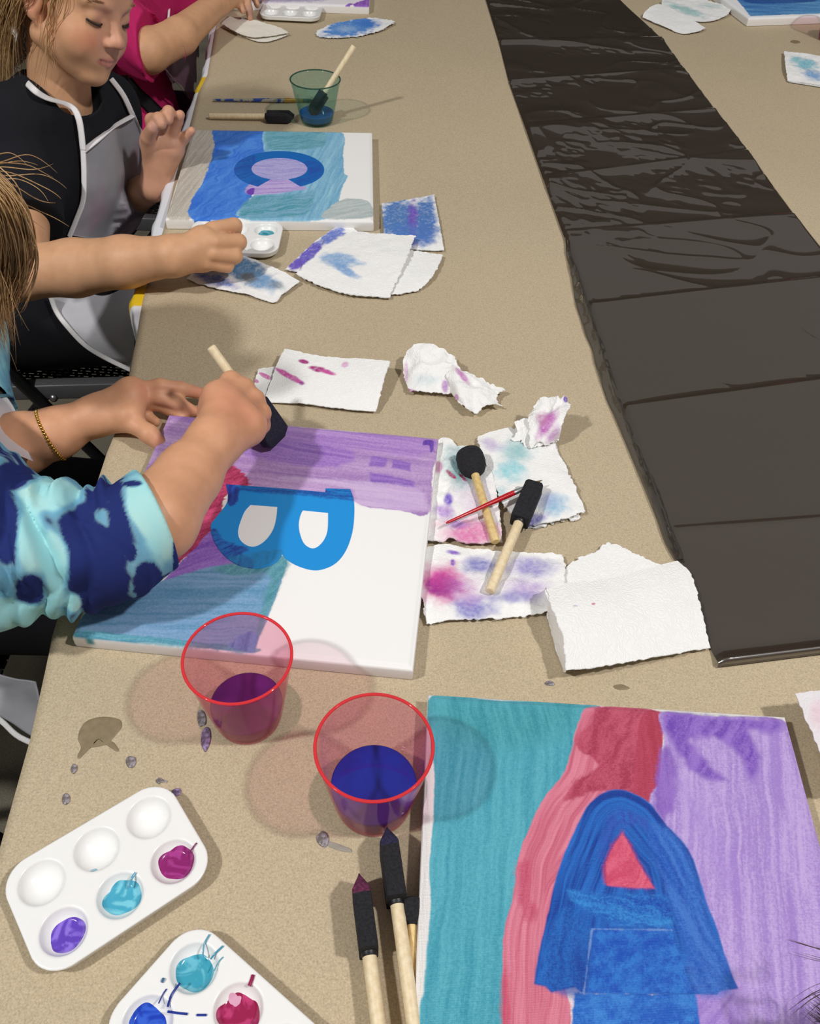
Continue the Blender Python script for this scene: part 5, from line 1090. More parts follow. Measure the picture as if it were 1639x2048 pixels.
def body1():
    B = Body()
    neck_b = G(-.615, 1.475, .045)
    B.cap(hl_(0, -.028, -.050), neck_b, .040, .046, .02)
    B.ell((-.592, 1.325, .005), (.078, .115, .11), k=.03).ell((-.625, 1.30, -.12), (.080, .105, .11), k=.04).ell((-.655, 1.29, -.205), (.095, .120, .075), k=.04)
    S = SH; E = EB; Wr = px(345, 512, .056)
    B.chain([G(-.63, 1.42, .015), S, E], [.043, .042, .037], .02)
    q = px(150, 536, .012); B.chain([E, q, px(250, 524, .035), Wr], [.036, .0375, .033, .0255], .012)
    # fist holding the brush
    B.cap(Wr, px(412, 486, .064), .024, .019, .01).cap(Wr, px(408, 514, .046), .023, .018, .01).cap(px(405, 480, .066), px(402, 515, .046), .019, .018, .008)
    for a, b_, c, r in (((424, 460, .074), (468, 452, .066), (466, 476, .046), .0112), ((428, 484, .068), (477, 484, .056), (466, 500, .036), .0112), ((424, 507, .056), (470, 512, .044), (456, 522, .028), .0105), ((414, 526, .044), (454, 532, .032), (440, 534, .020), .0092)):
        finger(B, [px(*a), px(*b_), px(*c)], [r, r*.98, r*.85], .0025)
    finger(B, [px(395, 505, .030), px(430, 500, .022), px(458, 492, .028)], [.014, .012, .010], .004)
    # raised left hand
    SL = SLH; EL = ELB; WL = py(308, 372, 1.345)
    B.chain([G(-.62, 1.52, .015), SL, EL, WL], [.042, .040, .032, .022], .015)
    Y = 1.35
    B.cap(WL, py(318, 290, Y), .021, .024, .01).cap(WL, py(343, 300, Y), .020, .019, .01).cap(py(305, 285, Y), py(345, 290, Y), .020, .017, .01)
    for pts, r in ((((308, 272, 1.345), (303, 240, 1.335), (318, 238, 1.322), (322, 248, 1.316)), .0098), (((327, 270, 1.35), (330, 232, 1.35), (337, 224, 1.338), (336, 240, 1.330)), .0092), (((345, 272, 1.35), (354, 243, 1.35), (360, 230, 1.345)), .0088), (((356, 295, 1.35), (370, 275, 1.35), (383, 262, 1.347)), .0078), (((300, 315, 1.34), (296, 275, 1.325), (305, 256, 1.315)), .0112)):
        finger(B, [py(*q) for q in pts], [r*1.1]+[r]*(len(pts)-2)+[r*.85], .003)
    # legs under the table
    for s, y in ((-1, 1.235), (1, 1.365)):
        B.chain([(-.65, y, -.21), (-.33, y+.01, -.20), (-.31, y+.01, -.68)], [.068, .052, .036], .03); B.cap((-.31, y+.01, -.70), (-.21, y+.01, -.715), .028, .020, .01)
    B.fn(head_fn); return B
B1 = body1(); V, F = B1.mesh((-.80, .93, -.745), (-.10, 1.60, .39), .0021)
hlc = (V-HC) @ HR/HS; hm = np.linalg.norm(V-HC, axis=1) < .145
col = np.tile(L(SK), (len(V), 1))
def tint(mask, c): 
    global col
    m_ = np.clip(mask, 0, 1)[:, None]; col = col*(1-m_)+L(c)*m_
X_, Y_, Z_ = hlc.T
for s in (-1, 1):
    tint(hm*.55*np.exp(-(((X_-s*.040)/.020)**2+((Z_+.034)/.018)**2))*(Y_ > .01), (216, 128, 104))
    tint(hm*.35*np.exp(-(((X_-s*.031)/.016)**2+((Z_-.004)/.010)**2))*(Y_ > .04), (200, 138, 122))
    tint(hm*.5*np.exp(-(((X_-s*.074)/.02)**2+((Z_+.01)/.03)**2+((Y_+.008)/.02)**2)), (216, 130, 110))
tint(hm*.9*sm(1.25, .85, np.sqrt((X_/.021)**2+((Z_+.0610)/.0072)**2))*(Y_ > .064), (190, 112, 102))
tint(hm*.8*sm(1.2, .8, np.sqrt((X_/.023)**2+((Z_+.0602-.003*np.abs(X_/.023)**2)/.0013)**2))*(Y_ > .064), (128, 62, 58))
tint(hm*.4*np.exp(-((X_/.012)**2+((Z_+.030)/.010)**2))*(Y_ > .07), (214, 138, 116))
pX, pY = pj(V); tint(.55*np.exp(-(((pX-308)/9)**2+((pY-255)/12)**2))*(V[:, 1] < 1.345), (110, 90, 120))
tint(.5*(V[:, 1] > 1.28)*(V[:, 1] < 1.37)*(V[:, 0] > -.46)*(V[:, 2] > -.05), (206, 152, 132))
mesh('body', V, F, MAT_SKIN, p1, col=col); bodyV, bodyF = V, F
# lashes and brows
def hp(pts): return [hl_(*q) for q in pts]
for s in (-1, 1):
    VV, FF = tube(smooth_poly(np.array(hp([(s*.0175, .0705, -.0050), (s*.025, .0765, -.0085), (s*.033, .0765, -.0090), (s*.041, .0715, -.0072), (s*.046, .0660, -.0050)])), 5, False), [.0007]+[.0015]*17+[.0015]*2+[.0007], 6)
    VV2 = [(VV, FF)]; g = np.random.default_rng(5)
    for i in range(16):
        f = i/15; a = np.array([s*(.019+.026*f), .0745-.006*(2*f-1)**2-.004*f, -.0085+.003*f]); e = a+np.array([s*.003*(f-.3), .0060, -.0050]); VV2.append(tube(hp([a, (a+e)/2+np.array([0, .0006, -.0012]), e]), [.00045, .0003, .0001], 4))
    v_, f_ = join(*VV2); mesh('eyelashes', v_, f_, plain('lashes', (52, 36, 30), .7, .05), p1)
    g = np.random.default_rng(8); VV2 = []
    for i in range(60):
        f = g.random(); a = np.array([s*(.015+.035*f), .0815-.0125*f**1.5, .0165+.006*math.sin(f*2.6)+.0035*(g.random()-.5)]); e = a+np.array([s*.006, -.0010, .0018]); VV2.append(tube(hp([a, e]), [.00035, .00015], 4, False))
    v_, f_ = join(*VV2); mesh('eyebrow', v_, f_, plain('brow_hair', (160, 122, 84), .8, .1), p1)
# hair: pulled back, with loose locks in front of and behind the ear
Hc = Body(); Hc.ell((0, -.020, .034), (.078, .092, .084), k=.02).ell((0, -.085, .0), (.05, .035, .06), k=.03)
def face_cut(P, d):
    e = np.maximum.reduce([P[:, 1]-(.010+.55*(P[:, 2]-.0)), -(P[:, 2]+.020+.9*P[:, 1]+.0)]); return np.maximum(d, e)+.0012*(vnoise(P[:, 0]*60+P[:, 1]*300, P[:, 2]*300, 3)-.5)
Hc.fn(face_cut); hv, hfc = Hc.mesh((-.09, -.14, -.09), (.09, .09, .13), .0022); hv = HC+hv @ HR.T
hcol = L((150, 116, 72))*(1-fbm(hv[:, 0]*300, hv[:, 2]*60, 2)[:, None])+L((196, 164, 116))*fbm(hv[:, 0]*300, hv[:, 2]*60, 2)[:, None]
def lp(*pts): return [hl_(*q) for q in pts]
paths = [(lp((.068, .005, .07), (.083, -.012, .03), (.083, -.030, -.01), (.070, -.055, -.05), (.052, -.075, -.10), (.04, -.075, -.155)), 70, .006, .012),
         (lp((.060, -.04, .08), (.080, -.055, .02), (.070, -.075, -.03), (.055, -.09, -.08), (.045, -.095, -.14)), 80, .008, .012),
         (lp((.030, -.06, .10), (.05, -.10, .03), (.045, -.11, -.04), (.035, -.115, -.11), (.03, -.11, -.17)), 80, .010, .014),
         (lp((.066, .030, .05), (.072, .022, .0), (.069, .018, -.04), (.064, .016, -.08), (.062, .010, -.13)), 6, .0025, .005),
         (lp((.064, .034, .05), (.070, .036, .0), (.064, .030, -.045), (.058, .026, -.075), (.050, .030, -.10)), 3, .002, .003),
         (lp((.0, -.08, .10), (.0, -.12, .04), (.0, -.13, -.04), (.0, -.13, -.12)), 90, .022, .016)]
sv, sf, sc_ = strands([(a_, b_*2, c_, d_) for a_, b_, c_, d_ in paths], 0, .0005, ((160, 124, 80), (204, 170, 122)), 4)
mesh('hair', np.vstack([hv, sv]), np.vstack([hfc, sf+len(hv)]), MAT_HAIR, p1, col=np.vstack([hcol, sc_]))
# t-shirt
T = Body()
T.ell((-.592, 1.325, .0), (.088, .127, .120), k=.03).ell((-.625, 1.30, -.12), (.092, .117, .12), k=.05).ell((-.655, 1.29, -.20), (.108, .130, .082), k=.05)
NB = G(-.615, 1.475, .045); T.cap(NB+np.array([.002, 0, .006]), NB+np.array([-.01, 0, -.08]), .062, .085, .03)
S, E = SH, EB; T.chain([G(-.655, 1.455, .045), G(-.655, 1.40, .052), S, S+(E-S)*.95], [.050, .050, .056, .060], .03)
SL, EL = SLH, ELB; T.chain([G(-.625, 1.475, -.005), G(-.61, 1.53, .016), SL, SL+(EL-SL)*.62], [.054, .050, .051, .047], .03)
T.fn(local_cut(S+(E-S)*.62, (E-S)/np.linalg.norm(E-S)+np.array([.25, 0, -.1]), .14)); T.fn(local_cut(SL+(EL-SL)*.7, EL-SL, .06))
def folds(P, d):
    ax = (P[:, 0]*.7+P[:, 2]*.9+P[:, 1]*.5); return d-.010*(n3(P, .075, 3)-.5)-.006*(n3(P, .03, 7)-.5)
T.fn(folds)
def collar(P, d):
    l = (P-(G(-.615, 1.475, .045)+np.array([.012, 0, .034]))) @ np.array([[.9, 0, .43], [0, 1, 0], [-.43, 0, .9]]); e = np.linalg.norm(l/np.array([.054, .056, .034]), axis=1)-1; e = -e*.045; k = .006; h = np.clip(.5+.5*(d-e)/k, 0, 1); return e*(1-h)+d*h+k*h*(1-h)
T.fn(collar)
tv, tf = T.mesh((-.84, .95, -.32), (-.38, 1.62, .20), .0028, 1.5)
tv = relax(tv, tf, 3); mesh('t_shirt', tv, tf, MAT_BTEE, p1)
PB = Body()
for s, y in ((-1, 1.235), (1, 1.365)): PB.chain([(-.665, y, -.215), (-.33, y+.01, -.20), (-.315, y+.01, -.60)], [.080, .064, .052], .04)
PB.fn(lambda P, d: d-.008*(n3(P, .06, 9)-.5)); pv, pf = PB.mesh((-.80, 1.10, -.70), (-.16, 1.52, -.06), .0042); mesh('trousers', pv, pf, MAT_PANTS, p1)
jv, jf = np.vstack([tv, pv]), np.vstack([tf, pf+len(tv)]); BV = bvh_of(jv, jf); nr_ = (bodyV[bodyF].mean(1)[:, 2] > .0) & (bodyV[bodyF].mean(1)[:, 0] < -.45); BVS = bvh_of(np.vstack([jv, bodyV]), np.vstack([jf, bodyF[nr_]+len(jv)]))
ap = panel('apron', drape(BV, [(166, 302), (196, 276), (232, 250), (266, 231)], [(266, 231), (282, 268), (292, 300), (297, 345), (296, 400), (280, 445), (262, 470)], [(140, 470), (180, 478), (230, 482), (262, 474)], [(166, 302), (168, 350), (166, 400), (152, 440), (140, 470)], .008), veil('grey_apron_fabric', (166, 166, 172), .82, (178, 150, 168)), p1)
ap2 = panel('apron_skirt', drape(BV, [(110, 560), (160, 575), (215, 590), (272, 560)], [(272, 560), (268, 620), (270, 680), (266, 742)], [(128, 645), (160, 682), (210, 715), (266, 742)], [(100, 560), (104, 600), (128, 645)], .012, wave=.02), veil('pale_apron_fabric', (196, 196, 202), .9), p1)
def on(bv, pts, off=.012):
    out = []; last = None
    for x, y in pts:
        q, dd = ray(bv, x, y); dd = dd if dd is not None else last; last = dd
        d = _f + CX*(x-819.5)/FPX + CU*(1024-y)/FPX; d /= np.linalg.norm(d); out.append(C0+d*((dd or 1.6)-off))
    return out
ribbon('neck_strap', [hl_(.020, -.090, -.052), hl_(.044, -.072, -.060), hl_(.062, -.045, -.080)]+on(BVS, [(34, 138), (60, 172), (90, 194), (140, 212), (158, 240), (166, 300)], .014), .0095, MAT_BIND, ap)
ribbon('apron_binding', on(BV, [(166, 302), (200, 275), (232, 250), (266, 231)], .013), .0095, MAT_BIND, ap)
ribbon('apron_binding', on(BV, [(222, 158), (246, 190), (264, 228), (282, 268), (292, 302), (296, 345)], .013), .0085, MAT_BIND, ap)
ribbon('apron_binding', on(BV, [(166, 300), (168, 350), (166, 400), (152, 440), (138, 474)], .013), .0085, MAT_BIND, ap)
ribbon('apron_binding', on(BV, [(100, 590), (112, 622), (132, 650), (170, 690), (215, 718), (266, 742)], .016), .0080, MAT_BIND, ap2)
# its brush
foam_brush(px(467, 528, .012), px(350, 500, .018), 'foam brush gripped in the right fist of the child in black', hl=.040, w=.024, th=.013, edge=False)
# ------------------------------------------------------------------ child in tie-dye, nearest on the left
p2 = thing('person', (-.62, .72, FLOOR), 'child in blue tie-dye sweatshirt painting the letter B canvas', 'person')
C2 = px(-140, 455, .235); SK2 = (216, 162, 126)
S2 = np.array([-.505, .615, .085]); E2 = px(92, 1100, .088); CU2 = px(312, 1040, .098); W2 = px(426, 886, .096)
S2L = np.array([-.555, .84, .045]); E2L = px(-40, 945, -.045); W2L = px(112, 866, .000)
def body2():
    B = Body()
    B.ell(C2, (.074, .072, .095), k=.02).ell(C2+np.array([.012, 0, -.045]), (.056, .056, .06), k=.03).cap(C2+np.array([-.02, 0, -.06]), (-.555, .735, .085), .044, .05, .02)
    B.ell((-.60, .73, -.03), (.085, .12, .13), k=.03).ell((-.625, .73, -.16), (.09, .11, .11), k=.04).ell((-.65, .73, -.21), (.10, .125, .08), k=.04)
    B.chain([(-.57, .70, .085), S2, E2], [.046, .042, .036], .02); B.chain([E2, px(150, 1100, .086), px(228, 1092, .090), CU2, px(378, 950, .094), W2], [.034, .034, .035, .0365, .030, .0235], .008)
    # right fist around the brush handle
    B.cap(W2, px(446, 818, 0.098), .0225, .0215, .012).cap(W2, px(492, 858, 0.086), .0215, .0185, .012).cap(px(440, 800, 0.098), px(497, 848, 0.086), .0205, .0180, .008)
    for a, b_, c, e, r in (((440, 792, 0.104), (462, 764, 0.100), (474, 790, 0.078), (462, 812, 0.072), .0112), ((458, 802, 0.102), (487, 778, 0.094), (496, 808, 0.072), (480, 828, 0.068), .0115), ((476, 820, 0.096), (508, 800, 0.086), (514, 828, 0.066), (496, 844, 0.062), .0110), ((494, 844, 0.086), (522, 826, 0.076), (522, 850, 0.058), (504, 860, 0.056), .0098)):
        finger(B, [px(*a), px(*b_), px(*c), px(*e)], [r*1.08, r, r*.95, r*.85], .004)
    finger(B, [px(424, 830, 0.090), px(428, 796, 0.082), px(446, 782, 0.074)], [.015, .0125, .0108], .006)
    # left arm, its hand holding the canvas corner
    B.chain([(-.58, .78, .06), S2L, E2L, px(40, 888, -.020), W2L], [.046, .044, .038, .034, .0275], .015); B.cap(W2L, px(194, 828, .016), .0275, .0205, .012)
    B.cap(px(190, 828, .016), px(262, 792, .034), .0205, .0190, .010).cap(px(196, 838, .014), px(258, 832, .026), .0195, .0165, .010).cap(px(262, 784, .034), px(258, 828, .026), .0170, .0150, .008)
    for pts, r in ((((270, 784, .034), (320, 772, .038), (362, 778, .030), (404, 787, .018)), .0084), (((268, 796, .028), (318, 794, .030), (356, 806, .022), (388, 823, .010)), .0080), (((262, 810, .020), (306, 806, .020), (340, 818, .012), (372, 836, .008)), .0076), (((258, 822, .014), (290, 830, .008), (312, 844, .004)), .0070), (((236, 838, .018), (272, 850, .022), (298, 868, .020), (322, 890, .012)), .0105)):
        finger(B, [px(*q) for q in pts], [r*1.3]+[r]*(len(pts)-2)+[r*.80], .004)
    for y in (.66, .80): B.chain([(-.65, y, -.215), (-.36, y, -.205), (-.35, y, -.68)], [.070, .054, .038], .03); B.cap((-.35, y, -.70), (-.25, y, -.715), .028, .02, .01)
    return B
B2 = body2(); V, F = B2.mesh((-.80, .40, -.745), (-.10, .95, .36), .0019)
col = np.tile(L(SK2), (len(V), 1)); pX, pY = pj(V)
def tint2(mask, c):
    global col
    m_ = np.clip(mask, 0, 1)[:, None]; col = col*(1-m_)+L(c)*m_
for x, y, r, k in ((455, 800, 40, .35), (500, 830, 40, .4), (285, 775, 22, .45), (395, 785, 16, .6), (322, 885, 16, .6), (385, 822, 14, .6), (345, 775, 14, .3)): tint2(k*np.exp(-((pX-x)**2+(pY-y)**2)/r**2), (208, 132, 108))
tint2(.5*np.exp(-((pX-322)**2+(pY-893)**2)/60), (120, 90, 140))
mesh('body', V, F, MAT_SKIN, p2, col=col)
# sweatshirt with pushed up sleeve
T = Body()
T.ell((-.60, .73, -.03), (.10, .14, .145), k=.03).ell((-.625, .73, -.16), (.105, .13, .12), k=.05).ell((-.65, .73, -.21), (.115, .14, .09), k=.05)
T.chain([(-.57, .70, .075), S2+np.array([0, 0, -.005]), px(-70, 1075, .105), px(60, 1092, .092)], [.062, .066, .072, .062], .03)
T.chain([px(60, 1092, .092), px(150, 1100, .086), px(228, 1092, .090), CU2, CU2+(W2-CU2)*.12], [.060, .055, .0465, .0425, .0418], .012)
T.chain([(-.58, .78, .055), S2L, E2L, px(10, 896, -.026)], [.062, .060, .052, .046], .03)
ce_ = px(358, 1110, .09)-px(265, 962, .09); cn_ = np.array([-ce_[1], ce_[0], 0.]); cn_ *= np.sign(cn_ @ (W2-CU2)); T.fn(local_cut(px(309, 1036, .092), cn_, .085, .0012)); T.fn(local_cut(px(4, 900, -.024), W2L-E2L, .065))
ax0 = px(-60, 1080, .1); ax1 = px(228, 1092, .09); axd = (ax1-ax0)/np.linalg.norm(ax1-ax0); axL = np.linalg.norm(ax1-ax0)
cax = (W2-CU2)/np.linalg.norm(W2-CU2)
def tie_folds(P, d):
    t_ = (P-ax0) @ axd/axL; near = sm(1.02, .86, t_)*sm(-.8, -.1, t_)*sm(.68, .58, P[:, 1])
    wq = t_*7.5+2.2*n3(P, .08, 11)+.8*np.sin(P[:, 1]*30+P[:, 2]*34); f1 = fbm(wq, P[:, 2]*14+P[:, 1]*9, 2, 13); f2 = fbm(wq*2.1+4, P[:, 2]*22-P[:, 1]*12, 2, 23)
    ridge = (1-np.abs(2*f1-1)*2.2)*.9+.22*(1-np.abs(2*f2-1)*2)
    cc = ((P-CU2) @ cax)
    seam = .0022*np.exp(-((cc+.052)/.0022)**2)*(np.linalg.norm(P-CU2, axis=1) < .09)
    return d+near*(.0100*ridge-.0030)-.007*(n3(P, .035, 13)-.5)*near-.004*(n3(P, .09, 3)-.5)-seam
T.fn(tie_folds)
tv, tf = T.mesh((-.84, .38, -.32), (-.12, 1.02, .24), .0019, 1.8)
tv = relax(tv, tf, 5); tX, tY = pj(tv); near = (tv[:, 1] < .66)
ff = n3(tv, .020, 21)+.5*(n3(tv, .006, 25)-.5)
nav = .85*(n3(tv, .055, 31)-.5)*2
for x, y, rx, ry, a in ((25, 955, 60, 32, 1.), (190, 1150, 62, 95, 1.1), (150, 1060, 34, 40, .5), (60, 1185, 34, 46, .9), (295, 1165, 26, 46, 1.2), (262, 1105, 14, 22, .9), (240, 1045, 16, 40, .8), (352, 1110, 7, 60, 1.1), (266, 968, 20, 7, 1.), (215, 1190, 30, 40, .8), (10, 1060, 20, 50, .6)):
    nav = np.maximum(nav, a*1.6*np.exp(-((tX-x)/rx)**2-((tY-y)/ry)**2)-.35) if a >= .9 else nav+a*np.exp(-((tX-x)/rx)**2-((tY-y)/ry)**2)
for x, y, rx, ry in ((315, 1040, 34, 60), (95, 990, 60, 30), (60, 1080, 24, 60), (110, 1130, 20, 70), (40, 1225, 50, 22), (280, 1010, 30, 34), (150, 1205, 16, 20)): nav = nav-1.3*np.exp(-((tX-x)/rx)**2-((tY-y)/ry)**2)
m_ = sm(.12, .34, nav+.9*(ff-.5))[:, None]; mid = (sm(-.25, .12, nav+.6*(ff-.5))*(1-m_[:, 0]))[:, None]
c = L((158, 220, 226))*np.ones((len(tv), 1)); lt = sm(.35, .65, n3(tv, .03, 41))[:, None]; c = c*(1-lt*.8)+L((182, 222, 216))*lt*.8
c = c*(1-mid*.75)+L((74, 140, 184))*mid*.75; c = c*(1-m_)+L((36, 48, 108))*m_
mesh('sweatshirt', tv, tf, MAT_TIE, p2, col=c)
PB = Body()
for y in (.655, .805): PB.chain([(-.665, y, -.215), (-.36, y, -.205), (-.352, y, -.60)], [.082, .066, .054], .04)
PB.fn(lambda P, d: d-.007*(n3(P, .06, 9)-.5)); pv, pf = PB.mesh((-.80, .52, -.70), (-.20, .94, -.08), .0042); mesh('trousers', pv, pf, MAT_PANTS, p2)
BV2 = bvh_of(np.vstack([tv, pv]), np.vstack([tf, pf+len(tv)]))
MAT_AP2 = veil('white_apron_fabric', (206, 200, 204), .9)
Q = lambda x, y, z: px(x, y, z)
def quad(a, b_, c, d, n=24, wv=.003):
    u = np.linspace(0, 1, n)[None, :, None]; v = np.linspace(0, 1, n)[:, None, None]; S = (1-v)*((1-u)*a+u*b_)+v*((1-u)*d+u*c); S[..., 2] += wv*np.sin(S[..., 1]*60)+wv*(fbm(S[..., 0]*40, S[..., 1]*40, 2, 3)-.5); return S
panel('apron', quad(Q(-60, 720, .02), Q(14, 800, .0), Q(66, 922, .0), Q(-60, 880, .05)), MAT_AP2, p2)
ribbon('apron_binding', [Q(-40, 745, .016), Q(14, 803, .004), Q(36, 848, .003), Q(50, 884, .003)], .006, MAT_BIND, p2)
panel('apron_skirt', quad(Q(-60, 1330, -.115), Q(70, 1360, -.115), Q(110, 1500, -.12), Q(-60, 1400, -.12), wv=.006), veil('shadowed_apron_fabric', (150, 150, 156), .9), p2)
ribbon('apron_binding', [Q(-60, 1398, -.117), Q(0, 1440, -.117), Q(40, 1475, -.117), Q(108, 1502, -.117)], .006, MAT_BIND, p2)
# hair falling beside the face
paths = []
for i in range(15):
    a = i/14; paths.append(([C2+np.array([-.03+.10*a, -.02-.03*a, .095]), C2+np.array([-.05+.125*a, -.072+.02*a, .045]), C2+np.array([-.055+.14*a, -.088+.022*a, -.0]), C2+np.array([-.05+.13*a, -.084+.01*a, -.035]), C2+np.array([-.04+.115*a, -.074-.0*a, -.065-.01*math.sin(a*9)])], 90, .0045, .006))
for i in range(9):
    a = i/8; paths.append(([px(-60+30*a, 345, .325), px(-20+48*a, 400, .31), px(0+52*a, 470, .275), px(2+48*a, 530, .235), px(-6+34*a, 585+12*math.sin(a*7), .20), px(-14+26*a, 612-10*a, .18)], 46, .003, .005))
paths += [([px(-60, 330, .33), px(10, 322, .32), px(60, 318, .318), px(100, 332, .315)], 5, .003, .012), ([px(-40, 350, .32), px(30, 350, .31), px(90, 372, .30), px(118, 388, .30)], 4, .003, .012), ([px(-40, 400, .30), px(20, 400, .29), px(70, 440, .28), px(108, 470, .27)], 3, .003, .010)]
sv, sf, sc_ = strands(paths, 0, .00045, ((158, 120, 78), (200, 164, 116)), 14, .003)
HB = Body().ell(C2+np.array([-.012, .0, .012]), (.088, .083, .100), k=.01); HB.fn(lambda P, d: np.maximum(d, (P[:, 0]-C2[0]-.045)-.6*(P[:, 2]-C2[2]-.03)))
hv, hf = HB.mesh(C2-.125, C2+.125, .003); gg = fbm(hv[:, 0]*300+hv[:, 1]*300, hv[:, 2]*30, 2)[:, None]
mesh('hair', np.vstack([hv, sv]), np.vstack([hf, sf+len(hv)]), MAT_HAIR, p2, col=np.vstack([L((146, 110, 68))*(1-gg)+L((198, 160, 110))*gg, sc_]))
# bracelet
ax = (px(194, 828, .016)-W2L); s_, f_, u_ = frame_from(ax); cen = W2L-f_*.006; bv = []
for i in range(50):
    a = 2*math.pi*i/50; rb = .0305; c_ = cen+(s_*math.cos(a)+u_*math.sin(a))*rb+f_*.004*math.sin(a+1)
    V_, F_ = lathe([(.0004, -.0021), (.0016, -.0014), (.0021, 0), (.0016, .0014), (.0004, .0021)], c_, 8); bv.append((V_, F_))
v_, f2 = join(*bv); tag(mesh('bracelet', v_, f2, plain('gold', (214, 172, 84), .22, .03, 200, 0, Metallic=1.), p2), 'gold bead bracelet on the left wrist')
foam_brush(px(558, 884, .0245), px(421, 693, .122), 'foam brush in the right hand of the child in tie-dye', hl=.048, w=.036, th=.014, edge=False, mat=MAT_FOAM_N, hr=.0049, chisel=.008)

# ------------------------------------------------------------------ child in pink at the top left
p3 = thing('person', (-.66, 2.0, FLOOR), 'child in a hot pink top at the top edge, reaching to a napkin', 'person')
EB3 = px(296, 104, .035); W3 = px(436, 6, .055)
B = Body(); B.ell((-.655, 1.98, -.03), (.08, .12, .12), k=.03).ell((-.665, 1.96, -.17), (.085, .11, .12), k=.04).ell((-.665, 1.94, -.21), (.09, .12, .08), k=.04)
B.cap((-.62, 2.0, .10), (-.56, 2.03, .19), .044, .042, .02).ell((-.52, 2.04, .26), (.078, .068, .095), k=.02)
B.chain([(-.64, 1.93, .06), (-.63, 1.86, .05), EB3], [.045, .044, .038], .02); B.chain([EB3, px(360, 72, .042), W3], [.038, .034, .024], .01)
B.cap(W3, px(480, -14, .055), .024, .019, .01)
for pts, r in ((((476, -12, .055), (494, 0, .046), (498, 20, .030), (500, 36, .016)), .0082), (((486, -18, .052), (508, -8, .042), (514, 10, .028)), .0080), (((490, -26, .05), (520, -20, .040), (524, -4, .028)), .0078), (((466, -4, .05), (478, 8, .042), (486, 22, .032)), .0086)): finger(B, [px(*q) for q in pts], [r*1.2]+[r]*(len(pts)-2)+[r*.8], .003)
B.chain([(-.62, 2.06, .06), (-.57, 2.12, .04), (-.47, 2.20, .03), (-.40, 2.235, .034)], [.045, .042, .034, .022], .02); open_hand(B, (-.40, 2.235, .032), (1, .12, -.05), (0, 0, 1), -1, .9)
for y in (1.90, 2.03): B.chain([(-.66, y, -.215), (-.40, y, -.205), (-.39, y, -.68)], [.068, .052, .036], .03)
V, F = B.mesh((-.80, 1.70, -.745), (-.22, 2.36, .38), .0028, 1.3); pX, pY = pj(V); col = np.tile(L((212, 164, 126)), (len(V), 1)); k_ = (.5*np.exp(-((pX-502)**2+(pY-24)**2)/260))[:, None]; col = col*(1-k_)+L((130, 100, 120))*k_
mesh('body', V, F, MAT_SKIN, p3, col=col)
T = Body(); T.ell((-.655, 1.98, -.03), (.095, .135, .13), k=.03).ell((-.665, 1.96, -.17), (.10, .125, .13), k=.04).ell((-.665, 1.94, -.21), (.11, .135, .09), k=.04)
T.chain([(-.64, 1.94, .045), (-.63, 1.86, .045), EB3+np.array([.012, .004, .002])], [.060, .062, .052], .03); T.fn(local_cut(EB3+np.array([-.006, 0, 0]), np.array([1., -.05, .1]), .075)); T.chain([(-.62, 2.06, .05), (-.57, 2.12, .04), (-.50, 2.17, .03)], [.056, .054, .046], .03)
T.fn(lambda P, d: d-.014*(n3(P, .06, 5)-.5)-.006*(1-np.abs(2*n3(P, .03, 8)-1)))
tv3, tf3 = T.mesh((-.84, 1.72, -.32), (-.40, 2.30, .16), .0034, 1.5); mesh('pink_top', tv3, tf3, MAT_PINKS, p3)
ribbon('shoulder_strap', on(bvh_of(tv3, tf3), [(228, 128), (246, 156), (270, 184), (296, 208), (326, 238)], .010), .030, MAT_BLACK, p3)
H3 = np.array([-.52, 2.04, .26]); HB = Body().ell(H3+np.array([-.014, .004, .016]), (.084, .076, .098), k=.01); HB.fn(lambda P, d: np.maximum(d, (P[:, 0]-H3[0]-.03)-.5*(P[:, 2]-H3[2]-.02)))
hv, hf = HB.mesh(H3-.13, H3+.13, .004); pth = [([H3+np.array([.02, 0, .10]), H3+np.array([-.03, math.cos(a)*.076, .06]), H3+np.array([-.05+.02*math.sin(a), math.cos(a)*.085, -.02]), H3+np.array([-.05, math.cos(a)*.075, -.10])], 60, .008, .007) for a in np.linspace(0, math.pi, 7)]
sv, sf, sc_ = strands(pth, 0, .0006, ((120, 88, 56), (170, 134, 92)), 9, .003); mesh('hair', np.vstack([hv, sv]), np.vstack([hf, sf+len(hv)]), MAT_HAIR, p3, col=np.vstack([np.tile(L((120, 88, 56)), (len(hv), 1)), sc_]))
PB = Body()
for y in (1.90, 2.03): PB.chain([(-.665, y, -.215), (-.40, y, -.205), (-.39, y, -.60)], [.080, .062, .050], .04)
pv, pf = PB.mesh((-.80, 1.78, -.68), (-.28, 2.14, -.1), .005); mesh('leggings', pv, pf, plain('plum_leggings', (58, 22, 44), .9, .2, 40), p3)
panel('apron', quad(px(332, -20, .03), px(408, -10, -.06), px(386, 206, -.13), px(330, 140, -.02), 30, .010), veil('sheer_apron_fabric', (120, 84, 104), .72), p3)
ribbon('apron_binding', [px(332, -20, .035), px(338, 20, .033), px(326, 124, .0), px(334, 142, -.02), px(358, 172, -.07), px(384, 204, -.125)], .005, MAT_BIND, p3)
dabber(px(474, 14, .030), px(492, -40, .07), .0105, .028, 'black sponge dabber held by the child in the pink top')

